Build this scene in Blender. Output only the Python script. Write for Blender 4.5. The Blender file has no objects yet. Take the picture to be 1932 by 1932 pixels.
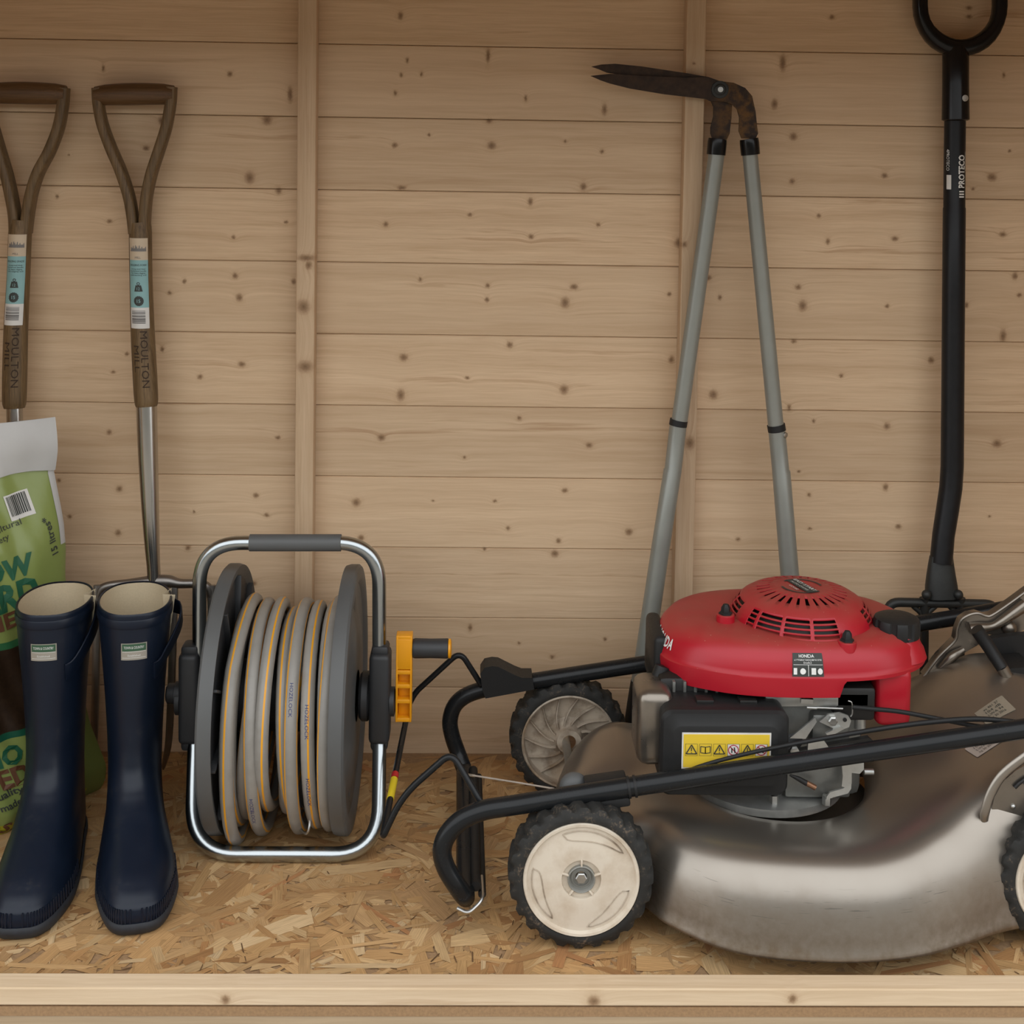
import bpy, bmesh, math, random
from mathutils import Vector, Matrix
import numpy as np

# ---------------------------------------------------------------- camera, sky, exposure
SC = bpy.context.scene
COL = SC.collection
F_PX, PX0, PY0 = 2500.0, 966.0, 403.8          # focal length and principal point in pixels of the 1932 frame
PITCH, YAW, ROLL = 0.0543, -0.0217, 0.0156
CAM = Vector((0.0, -2.0693, 0.9752))
_fw = Vector((-math.sin(YAW)*math.cos(PITCH), math.cos(YAW)*math.cos(PITCH), -math.sin(PITCH)))
_r = Vector((math.cos(YAW), math.sin(YAW), 0))
_u = _r.cross(_fw)
_rt = _r*math.cos(ROLL) + _u*math.sin(ROLL)
_up = -_r*math.sin(ROLL) + _u*math.cos(ROLL)
cd = bpy.data.cameras.new('camera')
cam = bpy.data.objects.new('camera', cd)
COL.objects.link(cam)
m = Matrix((_rt, _up, -_fw)).transposed().to_4x4()
m.translation = CAM
cam.matrix_world = m
cd.sensor_width = 36.0
cd.lens = F_PX/1932*36.0
cd.shift_x = 0.0
cd.shift_y = (PY0-966.0)/1932.0
cd.clip_start = 0.05
SC.camera = cam
SC.view_settings.view_transform = 'Standard'
SC.view_settings.look = 'None'
SC.view_settings.gamma = 1.0
SC.view_settings.use_curve_mapping = False
SC.view_settings.exposure = 0.85

world = bpy.data.worlds.new('overcast_sky')
SC.world = world
world.use_nodes = True
wn = world.node_tree.nodes
wn['Background'].inputs[0].default_value = (0.95, 0.975, 1.0, 1)
wn['Background'].inputs[1].default_value = 1.15

# ---------------------------------------------------------------- helpers
def P(x, y, Y):
    """pixel of the photograph -> point of the shed on the upright plane at depth Y (wall = 0, towards the door negative)"""
    d = _fw + _rt*((x-PX0)/F_PX) - _up*((y-PY0)/F_PX)
    return CAM + d*((Y-CAM.y)/d.y)
def PZ(x, y, Z):
    d = _fw + _rt*((x-PX0)/F_PX) - _up*((y-PY0)/F_PX)
    return CAM + d*((Z-CAM.z)/d.z)
def S(Y):
    return (Y-CAM.y)/F_PX          # metres per pixel at depth Y

class MB:
    def __init__(s):
        s.v = []; s.f = []; s.uv = None; s.col = None
    def add(s, verts, faces):
        o = len(s.v)
        s.v += [Vector(p) for p in verts]
        s.f += [tuple(i+o for i in f) for f in faces]
        return s
    def bm(s, b):
        b.verts.ensure_lookup_table(); b.verts.index_update()
        s.add([v.co.copy() for v in b.verts], [[v.index for v in f.verts] for f in b.faces])
        b.free(); return s
    def box(s, c, size, bev=0.0, rot=None, seg=2):
        b = bmesh.new(); bmesh.ops.create_cube(b, size=1.0)
        for v in b.verts: v.co = Vector((v.co.x*size[0], v.co.y*size[1], v.co.z*size[2]))
        if bev > 0: bmesh.ops.bevel(b, geom=list(b.edges), offset=bev, segments=seg, profile=0.5, affect='EDGES')
        M = Matrix.Translation(c)
        if rot is not None: M = M @ (rot.to_4x4() if isinstance(rot, Matrix) else rot)
        for v in b.verts: v.co = M @ v.co
        return s.bm(b)
    def sphere(s, c, r, u=16, v=10, scale=(1,1,1)):
        b = bmesh.new(); bmesh.ops.create_uvsphere(b, u_segments=u, v_segments=v, radius=r)
        for q in b.verts: q.co = Vector((q.co.x*scale[0], q.co.y*scale[1], q.co.z*scale[2])) + Vector(c)
        return s.bm(b)
    def sweep(s, pts, ra, rb=None, n=14, ref=(0,1,0), power=2.0, closed=False, caps=True, uvs=False):
        """tube along pts; half widths ra (across) and rb (along ref)"""
        pts = [Vector(p) for p in pts]; N = len(pts)
        if not hasattr(ra, '__len__'): ra = [ra]*N
        if rb is None: rb = ra
        if not hasattr(rb, '__len__'): rb = [rb]*N
        ref = Vector(ref); rings = []; o = len(s.v)
        a = None
        for i in range(N):
            if closed: t = pts[(i+1) % N]-pts[i-1]
            else: t = pts[min(i+1, N-1)]-pts[max(i-1, 0)]
            t.normalize()
            if a is None:
                a = t.cross(ref)
                if a.length < 1e-4: a = t.cross(Vector((0.3, 0.5, 0.8)))
            else:
                q = t.cross(ref)
                if q.length > 0.25: a2 = q
                else: a2 = a-t*a.dot(t)
                if a2.dot(a) < 0: a2 = -a2
                a = a2
            a.normalize(); b = a.cross(t).normalized()
            for k in range(n):
                w = 2*math.pi*k/n; c, d = math.cos(w), math.sin(w)
                if power != 2.0:
                    c = math.copysign(abs(c)**(2/power), c); d = math.copysign(abs(d)**(2/power), d)
                s.v.append(pts[i]+a*(c*ra[i])+b*(d*rb[i]))
        if uvs and s.uv is None: s.uv = []
        L = 0.0
        for i in range(N if closed else N-1):
            j = (i+1) % N; L2 = L+(pts[j]-pts[i]).length
            for k in range(n):
                k2 = (k+1) % n
                s.f.append((o+i*n+k, o+i*n+k2, o+j*n+k2, o+j*n+k))
                if uvs: s.uv.append(((k/n, L), ((k+1)/n, L), ((k+1)/n, L2), (k/n, L2)))
            L = L2
        if caps and not closed:
            s.f.append(tuple(o+k for k in range(n))[::-1]); s.f.append(tuple(o+(N-1)*n+k for k in range(n)))
            if uvs: s.uv.append(((0,0),)*n); s.uv.append(((0,0),)*n)
        return s
    def lathe(s, prof, c, axis=(0,0,1), xdir=None, n=32, keep=None, capends=True):
        """profile of (radius, height) pairs turned about axis through c; keep(i, theta) drops faces to leave openings"""
        ax = Vector(axis).normalized()
        x = Vector(xdir) if xdir else (Vector((1,0,0)) if abs(ax.x) < .9 else Vector((0,1,0)))
        x = (x-ax*x.dot(ax)).normalized(); y = ax.cross(x); c = Vector(c); o = len(s.v)
        for (r, h) in prof:
            for k in range(n):
                w = 2*math.pi*k/n
                s.v.append(c+ax*h+(x*math.cos(w)+y*math.sin(w))*max(r, 1e-5))
        for i in range(len(prof)-1):
            for k in range(n):
                if keep and not keep(i, 2*math.pi*(k+.5)/n): continue
                k2 = (k+1) % n
                s.f.append((o+i*n+k, o+i*n+k2, o+(i+1)*n+k2, o+(i+1)*n+k))
        if capends:
            if prof[0][0] > 1e-4: s.f.append(tuple(o+k for k in range(n))[::-1])
            if prof[-1][0] > 1e-4: s.f.append(tuple(o+(len(prof)-1)*n+k for k in range(n)))
        return s
    def prism(s, pts, off):
        """closed outline pts (3-D, planar-ish) thickened by vector off"""
        pts = [Vector(p) for p in pts]; off = Vector(off); n = len(pts); o = len(s.v)
        s.v += pts+[p+off for p in pts]
        s.f.append(tuple(range(o, o+n))[::-1]); s.f.append(tuple(range(o+n, o+2*n)))
        for k in range(n):
            k2 = (k+1) % n; s.f.append((o+k, o+k2, o+n+k2, o+n+k))
        return s
    def grid(s, fn, nu, nv, closed_u=False, uv=False):
        """fn(u, v) -> point, u and v in 0..1"""
        o = len(s.v); cu = nu if closed_u else nu+1
        for j in range(nv+1):
            for i in range(cu): s.v.append(Vector(fn(i/nu, j/nv)))
        if uv and s.uv is None: s.uv = []
        for j in range(nv):
            for i in range(nu):
                i2 = (i+1) % cu
                s.f.append((o+j*cu+i, o+j*cu+i2, o+(j+1)*cu+i2, o+(j+1)*cu+i))
                if uv: s.uv.append(((i/nu, j/nv), ((i+1)/nu, j/nv), ((i+1)/nu, (j+1)/nv), (i/nu, (j+1)/nv)))
        return s
    def build(s, name, mat, parent=None, angle=40, smooth=True, fix=True):
        me = bpy.data.meshes.new(name)
        root = parent
        while root is not None and root.parent is not None: root = root.parent
        off = root.location if root is not None else Vector((0,0,0))
        me.from_pydata([(p[0]-off[0], p[1]-off[1], p[2]-off[2]) for p in s.v], [], s.f)
        if s.uv is not None and len(s.uv) == len(s.f):
            ul = me.uv_layers.new(name='UVMap'); flat = []
            for q in s.uv:
                for c in q: flat += [c[0], c[1]]
            ul.data.foreach_set('uv', flat)
        me.update()
        if fix:
            b = bmesh.new(); b.from_mesh(me); bmesh.ops.recalc_face_normals(b, faces=b.faces); b.to_mesh(me); b.free()
        if smooth:
            me.shade_smooth(); me.set_sharp_from_angle(angle=math.radians(angle))
        if mat is not None: me.materials.append(mat)
        o = bpy.data.objects.new(name, me); COL.objects.link(o)
        if parent is not None: o.parent = parent
        return o

def tag(o, label, cat, group=None):
    o['label'] = label; o['category'] = cat
    if group: o['group'] = group
    return o
def thing(name, label, cat, loc, group=None):
    o = bpy.data.objects.new(name, None); o.empty_display_size = .05
    COL.objects.link(o); o.location = Vector(loc)
    return tag(o, label, cat, group)
def struct(o):
    o['kind'] = 'structure'; return o
def lab(o, label):
    o['label'] = label; return o

def lerp(a, b, t): return a+(b-a)*t
def sstep(a, b, x):
    t = min(1, max(0, (x-a)/(b-a))); return t*t*(3-2*t)
def interp(tab, x):
    """piecewise linear table [(x, a, b, ...)]"""
    if x <= tab[0][0]: return tab[0][1:]
    for p, q in zip(tab, tab[1:]):
        if x <= q[0]:
            t = (x-p[0])/(q[0]-p[0]); return tuple(lerp(a, b, t) for a, b in zip(p[1:], q[1:]))
    return tab[-1][1:]
def spline(pts, n=8, closed=False):
    """Catmull-Rom through points (any dimension)"""
    pts = [np.array(p, float) for p in pts]; N = len(pts); out = []
    for i in range(N if closed else N-1):
        p0 = pts[i-1] if (closed or i > 0) else 2*pts[0]-pts[1]
        p1 = pts[i]; p2 = pts[(i+1) % N]
        p3 = pts[(i+2) % N] if (closed or i+2 < N) else 2*pts[-1]-pts[-2]
        for k in range(n):
            t = k/n
            out.append(.5*((2*p1)+(-p0+p2)*t+(2*p0-5*p1+4*p2-p3)*t*t+(-p0+3*p1-3*p2+p3)*t**3))
    if not closed: out.append(pts[-1])
    return out
def fillet(pts, r, n=6):
    """polyline with rounded corners; r in metres (scalar or per corner)"""
    pts = [Vector(p) for p in pts]; out = [pts[0]]
    for i in range(1, len(pts)-1):
        rr = r if not hasattr(r, '__len__') else r[i]
        a = (pts[i-1]-pts[i]); b = (pts[i+1]-pts[i])
        d = min(rr, a.length*.49, b.length*.49)
        p = pts[i]+a.normalized()*d; q = pts[i]+b.normalized()*d
        for k in range(n+1):
            t = k/n; out.append(p*(1-t)**2+pts[i]*2*t*(1-t)+q*t*t)
    out.append(pts[-1]); return out
def pxpath(rows, n=1):
    """rows of (px, py, Y, half width px) -> points, radii"""
    if n > 1: rows = [tuple(r) for r in spline(rows, n)]
    return [P(r[0], r[1], r[2]) for r in rows], [r[3]*S(r[2]) for r in rows]

_text_cache = {}
def text_geo(txt, bold=0.0):
    """vertices (x, y) and faces of a line of lettering one unit high, left aligned"""
    if (txt, bold) in _text_cache: return _text_cache[(txt, bold)]
    cu = bpy.data.curves.new('lettering', 'FONT'); cu.body = txt; cu.size = 1.0; cu.offset = bold; cu.resolution_u = 2
    ob = bpy.data.objects.new('lettering', cu); COL.objects.link(ob)
    dg = bpy.context.evaluated_depsgraph_get(); dg.update()
    me = bpy.data.meshes.new_from_object(ob.evaluated_get(dg))
    V = [(v.co.x, v.co.y) for v in me.vertices]; Fc = [tuple(p.vertices) for p in me.polygons]
    bpy.data.objects.remove(ob); bpy.data.curves.remove(cu); bpy.data.meshes.remove(me)
    _text_cache[(txt, bold)] = (V, Fc); return V, Fc
def text(mb, txt, fn, size, bold=0.0, align='C', width=None):
    """lay lettering on a surface: fn(x, y) -> point, x and y in metres, cap height = size"""
    V, Fc = text_geo(txt, bold)
    if not V: return
    x0 = min(v[0] for v in V); x1 = max(v[0] for v in V); k = size/0.70
    kx = k if width is None else width/(x1-x0)
    off = {'C': (x0+x1)/2, 'L': x0, 'R': x1}[align]
    mb.add([fn((v[0]-off)*kx, v[1]*k) for v in V], Fc)
def plane_fn(o, ex, ey, nrm=(0,0,0)):
    o = Vector(o)+Vector(nrm); ex = Vector(ex); ey = Vector(ey)
    return lambda x, y: o+ex*x+ey*y
def ring_px(cx, cy, rx, ry, Y, a0=0, a1=360, n=24):
    return [P(cx+rx*math.cos(math.radians(lerp(a0, a1, i/n))), cy+ry*math.sin(math.radians(lerp(a0, a1, i/n))), Y) for i in range(n+1)]

# ---------------------------------------------------------------- materials
class NT:
    def __init__(s, name):
        s.m = bpy.data.materials.new(name); s.m.use_nodes = True
        s.t = s.m.node_tree; s.b = s.t.nodes['Principled BSDF']
    def n(s, typ, **kw):
        q = s.t.nodes.new(typ)
        for k, v in kw.items(): setattr(q, k, v)
        return q
    def l(s, a, b): s.t.links.new(a, b)
    def put(s, sock, v):
        if isinstance(v, bpy.types.NodeSocket): s.l(v, sock)
        elif v is not None: sock.default_value = v
    def math(s, op, a, b=None, c=None, clamp=False):
        q = s.n('ShaderNodeMath', operation=op, use_clamp=clamp)
        for i, v in enumerate((a, b, c)):
            if v is not None: s.put(q.inputs[i], v)
        return q.outputs[0]
    def vmath(s, op, a, b=None, c=None):
        q = s.n('ShaderNodeVectorMath', operation=op)
        for i, v in enumerate((a, b, c)):
            if v is not None: s.put(q.inputs[i], v)
        return q.outputs['Value'] if op in ('LENGTH', 'DOT_PRODUCT', 'DISTANCE') else q.outputs[0]
    def obj(s): return s.n('ShaderNodeTexCoord').outputs['Object']
    def uv(s): return s.n('ShaderNodeTexCoord').outputs['UV']
    def sep(s, v):
        q = s.n('ShaderNodeSeparateXYZ'); s.l(v, q.inputs[0]); return q.outputs
    def noise(s, vec, scale, detail=3.0, rough=.55, dist=0.0, color=False):
        q = s.n('ShaderNodeTexNoise'); q.inputs['Scale'].default_value = scale; q.inputs['Detail'].default_value = detail
        q.inputs['Roughness'].default_value = rough; q.inputs['Distortion'].default_value = dist
        if vec is not None: s.l(vec, q.inputs['Vector'])
        return q.outputs['Color' if color else 'Fac']
    def ramp(s, fac, stops, interp='LINEAR'):
        q = s.n('ShaderNodeValToRGB'); q.color_ramp.interpolation = interp
        e = q.color_ramp.elements
        while len(e) < len(stops): e.new(.5)
        for i, (p, c) in enumerate(stops):
            e[i].position = p; e[i].color = (c, c, c, 1) if not hasattr(c, '__len__') else (*c[:3], 1)
        s.put(q.inputs[0], fac); return q.outputs[0]
    def mix(s, fac, a, b, mode='MIX'):
        q = s.n('ShaderNodeMix', data_type='RGBA', blend_type=mode)
        s.put(q.inputs[0], fac)
        for sock, v in ((q.inputs[6], a), (q.inputs[7], b)):
            if hasattr(v, '__len__') and len(v) == 3: v = (*v, 1)
            s.put(sock, v)
        return q.outputs[2]
    def bump(s, h, strength=.3, dist=.001):
        q = s.n('ShaderNodeBump'); q.inputs['Strength'].default_value = strength; q.inputs['Distance'].default_value = dist
        s.l(h, q.inputs['Height']); s.l(q.outputs[0], s.b.inputs['Normal'])
    def set(s, color=None, rough=None, metal=None, spec=None, coat=None):
        for k, v in (('Base Color', color), ('Roughness', rough), ('Metallic', metal), ('Specular IOR Level', spec), ('Coat Weight', coat)):
            if v is None: continue
            if k == 'Base Color' and hasattr(v, '__len__') and len(v) == 3: v = (*v, 1)
            s.put(s.b.inputs[k], v)
        return s.m

def simple(name, color, rough=.5, metal=0.0, spec=.5, var=.12, scale=40, bump=0.0, coat=None, roughvar=.1):
    """plain colour with a little procedural unevenness"""
    t = NT(name); n = t.noise(t.obj(), scale, 4)
    lo = tuple(c*(1-var) for c in color); hi = tuple(min(1, c*(1+var)) for c in color)
    c = t.mix(n, lo, hi)
    r = t.math('MULTIPLY_ADD', n, roughvar*2, rough-roughvar)
    if bump: t.bump(t.noise(t.obj(), scale*6, 3), bump, .0006)
    return t.set(c, r, metal, spec, coat)

def wood(name, axis='X', lo=(.43,.27,.14), hi=(.62,.43,.26), knots=(), freq=55, seed=0.0, tint=1.0, contrast=1.0, rough=.62, streak=(.36,.19,.085), plane='XZ'):
    """sawn softwood: grain along axis; knots = (x, z, rx, rz) in metres on the face"""
    t = NT(name); co = t.obj()
    wob = t.noise(co, 9, 2, color=True)
    wv = t.vmath('MULTIPLY_ADD', wob, (.006,.006,.006), (-.003,-.003,-.003))
    cw = t.vmath('ADD', co, wv)
    fine = t.noise(co, 260, 2, color=True)
    ck = t.vmath('ADD', cw, t.vmath('MULTIPLY_ADD', fine, (.004,.004,.004), (-.002,-.002,-.002)))
    d = None
    for (kx, kz, rx, rz) in knots:
        if plane == 'XZ': sc, of = (1/rx, 0.0, 1/rz), (-kx/rx, 0.0, -kz/rz)
        else: sc, of = (1/rx, 1/rz, 0.0), (-kx/rx, -kz/rz, 0.0)
        L = t.vmath('LENGTH', t.vmath('MULTIPLY_ADD', ck, sc, of))
        d = L if d is None else t.math('SMOOTH_MIN', d, L, .6)
    st = {'X': (1.0, 14.0, 1.0), 'Z': (1.0, 1.0, 1.0), 'Y': (1.0, 1.0, 1.0)}[axis]
    k = .03
    scale = {'X': (k, 1.0, 1.0), 'Z': (1.0, 1.0, k), 'Y': (1.0, k, 1.0)}[axis]
    g = t.vmath('MULTIPLY', cw, scale)
    if d is not None:                       # grain swings round the knots
        w = t.math('MULTIPLY', t.math('EXPONENT', t.math('MULTIPLY', d, -.55)), .012)
        q = t.n('ShaderNodeCombineXYZ')
        t.l(w, q.inputs[{'X': 2, 'Z': 0, 'Y': 0}[axis]])
        g = t.vmath('ADD', g, q.outputs[0])
    g = t.vmath('ADD', g, (seed*.37, seed*.11, seed*.53))
    n1 = t.noise(g, freq, 5, .6, .25)
    n2 = t.noise(g, freq*4.5, 3, .6, .1)
    n3 = t.noise(g, freq*.35, 2, .5)
    fac = t.math('MULTIPLY_ADD', n2, .45, t.math('MULTIPLY', n1, .65))
    c = t.ramp(fac, [(.36-.1*(1/contrast-1), lo), (.68, hi)])
    c = t.mix(t.ramp(n1, [(.60, 0.0), (.68, .55*contrast), (.74, .25*contrast)]), c, streak)
    c = t.mix(t.ramp(n3, [(.35, .22), (.65, 0.0)]), c, tuple(v*.8 for v in lo))
    if d is not None:
        kf = t.ramp(t.math('MULTIPLY', d, .25), [(0.0, .95), (.14, .85), (.24, .5), (.34, .14), (.6, 0.0)])
        kc = t.ramp(t.math('MULTIPLY', d, .25), [(0.0, (.17,.095,.045)), (.16, (.26,.15,.075)), (.4, (.38,.22,.11))])
        c = t.mix(kf, c, kc)
    if tint != 1.0: c = t.mix(1.0, c, (tint, tint*.995, tint*.985), 'MULTIPLY')
    t.bump(n2, .12, .0008)
    return t.set(c, rough, 0.0, .35)
# ---------------------------------------------------------------- the shed itself
random.seed(4)
XL, XR, YF, ZC = -0.98, 1.06, -0.623, 1.32      # side walls, front edge of the floor, roof
KN = [(755,30,5,7),(921,104,4,13),(768,114,3,5),(757,141,3,4),(795,140,3,4),(746,175,3,5),(992,186,3,6),(1139,207,5,10),(923,228,6,4),
 (809,255,3,3),(744,274,5,5),(928,274,8,7),(1066,266,3,3),(1136,286,4,4),(757,355,8,4),(1100,353,6,7),(1001,381,5,8),(887,406,4,4),
 (728,424,5,5),(1128,424,4,4),(1001,447,5,5),(1281,458,8,9),(792,527,3,4),(920,538,4,4),(918,565,4,5),(1083,542,8,5),(1066,571,8,10),
 (1263,554,4,4),(961,650,6,6),(761,674,8,7),(1267,679,6,7),(756,744,7,11),(1065,735,8,9),(882,714,4,3),(979,789,4,4),(720,826,7,7),
 (1111,840,6,5),(876,863,3,3),(673,947,8,8),(817,945,3,2),(934,945,4,3),(1066,925,6,5),(959,996,4,4),(1186,1003,7,7),(681,1015,6,6),
 (1054,1021,5,5),(1047,1045,7,7),(914,1036,3,3),(887,1183,4,7),(1141,1206,4,4),(1042,1239,4,4),(979,1213,3,3),(1544,406,4,4),
 (1562,455,4,6),(1687,451,7,5),(1892,442,7,5),(1506,542,6,5),(1514,577,8,10),(1674,578,4,4),(1358,561,4,5),(1337,524,5,5),(1915,521,5,7),
 (1923,557,5,4),(1823,575,4,5),(1893,634,6,13),(1498,644,5,4),(1756,680,6,6),(1346,744,8,9),(1489,770,4,6),(1588,709,4,4),(1535,795,3,4),
 (1674,804,6,6),(1880,838,9,7),(1507,889,3,3),(1527,934,4,4),(1671,920,5,7),(1696,993,6,5),(1528,998,4,3),(1393,1018,5,4),(1866,975,3,3),
 (1569,32,5,5),(1829,15,6,4),(1829,32,6,4),(1477,118,6,16),(1462,196,6,10),(1894,142,3,5),(1496,257,7,7),(1494,342,5,5),(1670,331,6,5),
 (1871,335,9,7),(1836,356,3,3),(1905,285,3,3),(194,129,3,6),(434,140,5,5),(548,178,5,14),(504,225,9,9),(305,228,6,8),(275,280,6,5),
 (471,335,9,11),(526,360,6,6),(129,292,2,2),(108,370,3,4),(207,418,5,4),(441,447,4,4),(540,419,4,3),(444,521,5,6),(347,531,4,4),
 (319,553,4,4),(451,562,6,7),(554,532,5,6),(305,659,4,5),(456,688,7,5),(377,711,5,5),(239,667,4,4),(213,701,4,3),(206,815,5,5),
 (524,826,5,4),(111,907,4,4),(226,922,6,6),(483,935,5,5),(503,973,5,4),(131,975,4,4),(223,1005,6,6),(354,1035,5,5),(479,1100,6,5),
 (366,964,3,3)]
KW = []
for (x, y, a, b) in KN:
    q = P(x, y, 0); KW.append((q.x, q.z, a*S(0)*1.0, b*S(0)*1.0))
BS, BZ0 = 0.113, 1.1227                          # board pitch, a joint line
wall = MB().box((0.04, .022, .66), (XR-XL+.1, .012, 1.6)).build('wall_back', simple('dark_joint', (.34,.21,.12), .9), smooth=False)
struct(wall)
for i in range(-3, 11):
    zt = BZ0-BS*i; zb = max(zt-BS, -.012)
    if zt <= 0: continue
    ks = [k for k in KW if zb-.004 < k[1] < zt+.004]
    mt = wood('pine_board_%d' % (i+3), 'X', lo=(.55,.372,.222), hi=(.71,.52,.338), knots=ks, freq=48+8*((i*7) % 5), seed=3.1*i+1.7,
              tint=[1.0,.95,1.03,.97,1.01,.94,1.04][i % 7], contrast=[.7,.9,1.0,.75,.85,1.15][i % 6])
    b = MB()
    pr = [(0.018, zb+.0003), (.0012, zb+.0003), (0, zb+.0012), (0, zt-.0016), (.0020, zt-.0003), (.018, zt-.0003)]
    n = len(pr); yo = random.uniform(-.0006, .0006)
    b.v = [Vector((x, y+yo, z)) for x in (XL, XR) for (y, z) in pr]
    b.f = [(k, (k+1) % n, n+(k+1) % n, n+k) for k in range(n)]+[tuple(range(n)), tuple(range(n, 2*n))]
    b.build('board', mt, wall, smooth=False)

def flat(name, mat, c, size, bev=.0): return MB().box(c, size, bev).build(name, mat, smooth=False)
pine_side = wood('pine_side', 'Y', lo=(.46,.30,.165), hi=(.62,.44,.27), seed=9, freq=50)
struct(flat('wall_left', pine_side, (XL-.009, YF/2, .66), (.018, -YF+.06, 1.6)))
struct(flat('wall_right', pine_side, (XR+.009, YF/2, .66), (.018, -YF+.06, 1.6)))
struct(flat('ceiling', pine_side, ((XL+XR)/2, -.36, ZC+.01), (XR-XL+.1, .86, .02)))
struct(flat('trim_4', wood('pine_lintel', 'X', seed=21), ((XL+XR)/2, -.66, 1.26), (XR-XL+.1, .04, .14), .003))  # unseen lintel added low across the front to block the upper sky

# upright battens on the wall
def batten(name, tops, knots, seed, tint):
    ks = [(P(x, y, -.03).x, P(x, y, -.03).z, a*S(-.03), b*S(-.03)) for (x, y, a, b) in knots]
    mt = wood('batten_'+name, 'Z', lo=(.50,.335,.20), hi=(.65,.475,.31), knots=ks, seed=seed, freq=75, contrast=.8, tint=tint)
    (xa, xb) = tops; a = P(xa[0], xa[1], -.03); b = P(xb[0], xb[1], -.03)
    w = (b.x-a.x)
    o = MB().box(((a.x+b.x)/2, -.015-.0008, .70), (w, .03, 1.42), .0015).build(name, mt, smooth=False)
    return struct(o)
batten('trim_1', ((559, 500), (594, 500)), [(578,486,16,6),(572,578,12,13),(575,692,14,11),(583,500,6,8)], 5, .98)
batten('trim_2', ((1281, 700), (1317, 700)), [(1300,835,9,12),(1292,462,5,6),(1310,120,3,3)], 8, .93)

# floor: chipboard of pressed strands
osb_base = simple('chipboard_glue', (.33,.20,.10), .8, scale=300, var=.4)
floor = struct(flat('floor', osb_base, ((XL+XR)/2, YF/2, -.007), (XR-XL, -YF, .0105)))
t = NT('pressed_wood_strand')
at = t.n('ShaderNodeVertexColor'); at.layer_name = 'strand'
q = t.vmath('MULTIPLY', t.uv(), (25.0, 900.0, 0.0))
g = t.noise(q, 1.0, 4, .6)
c = t.mix(1.0, at.outputs[0], t.ramp(g, [(.25, (.62,.58,.54)), (.6, (1.08,1.06,1.03))]), 'MULTIPLY')
c = t.mix(t.ramp(t.noise(t.obj(), 14, 3), [(.5, 0.0), (.75, .28)]), c, (.26,.15,.07))
t.bump(g, .25, .0006)
osb = t.set(c, .68, 0.0, .35)
rng = np.random.default_rng(11)
V = []; Fc = []; UVs = []; cols = []
pal = np.array([(.49,.295,.130),(.53,.335,.158),(.57,.385,.195),(.44,.250,.105),(.37,.195,.078),(.50,.305,.133),(.45,.275,.13),(.42,.205,.085),(.62,.445,.25)])
pw = np.array([.2,.2,.14,.14,.06,.14,.07,.02,.03])
NS = 6200
for i in range(NS):
    top = i/NS
    if i > NS-420:                                    # dark slivers between the strands
        L, Wd = rng.uniform(.006,.022), rng.uniform(.0008,.002); cc = np.array((.20,.11,.05))*rng.uniform(.6,1.2)
    else:
        L = rng.uniform(.035,.115)*(1 if rng.random() < .7 else .5); Wd = rng.uniform(.005,.016)*(1 if rng.random() < .7 else 2.0)
        cc = pal[rng.choice(9, p=pw)]*rng.uniform(.86,1.12)
    a = rng.normal(0, .9) + (0 if rng.random() < .5 else 1.2)
    cx, cy = rng.uniform(XL, XR), rng.uniform(YF, 0); ca, sa = math.cos(a), math.sin(a)
    j = rng.uniform(-.35,.35, 6)*L*.5
    o2 = [(-L/2+j[0], -Wd/2), (0, -Wd/2*rng.uniform(.8,1.1)), (L/2+j[1], -Wd/2*rng.uniform(.3,1)), (L/2+j[2], Wd/2), (0, Wd/2*rng.uniform(.8,1.1)), (-L/2+j[3], Wd/2*rng.uniform(.3,1))]
    z = -.0017+.0017*top
    pts = [(cx+x*ca-y*sa, cy+x*sa+y*ca) for x, y in o2]
    if any(not(XL < x < XR and YF+.001 < y < -.001) for x, y in pts): continue
    o = len(V); V += [(x, y, z+.0004*(k in (2, 3))*rng.random()) for k, (x, y) in enumerate(pts)]
    Fc.append(tuple(range(o, o+6)))
    UVs += [(x+i*.37, y+i*.171) for x, y in o2]; cols += [(*cc, 1)]*6
me = bpy.data.meshes.new('wood_strand'); me.from_pydata(V, [], Fc); me.update()
ul = me.uv_layers.new(name='UVMap'); ul.data.foreach_set('uv', np.array(UVs, float).ravel())
ca_ = me.color_attributes.new('strand', 'FLOAT_COLOR', 'CORNER'); ca_.data.foreach_set('color', np.array(cols, float).ravel())
me.materials.append(osb)
strands = bpy.data.objects.new('wood_strand', me); COL.objects.link(strands); strands.parent = floor; strands['kind'] = 'stuff'

# front sill: batten on the sheet, sheet edge, bearer below
ks = [(q.x, q.z, r*S(-.62), r*S(-.62)) for q, r in ((P(1495,1885,-.623), 9), (P(425,1887,-.623), 9), (P(1120,1890,-.623), 12))]
sill_m = wood('pine_sill', 'X', lo=(.58,.415,.255), hi=(.74,.575,.39), knots=ks, seed=14, freq=60, contrast=.7, rough=.6)
struct(MB().box(((XL+XR)/2, -.6095, .0102), (XR-XL, .027, .0204), .0015).build('trim_3', sill_m, smooth=False))
struct(flat('trim_5', wood('bearer', 'X', lo=(.40,.29,.18), hi=(.52,.39,.25), seed=31), ((XL+XR)/2, -.600, -.0525), (XR-XL, .044, .08), .002))

# unseen paving added outside the door to bounce sky light into the shed
t = NT('pale_paving'); n = t.noise(t.obj(), 6, 5)
struct(flat('ground', t.set(t.mix(n, (.24,.205,.165), (.35,.305,.25)), .9), (0, -5.8, -.14), (22, 10.4, .06)))

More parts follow.
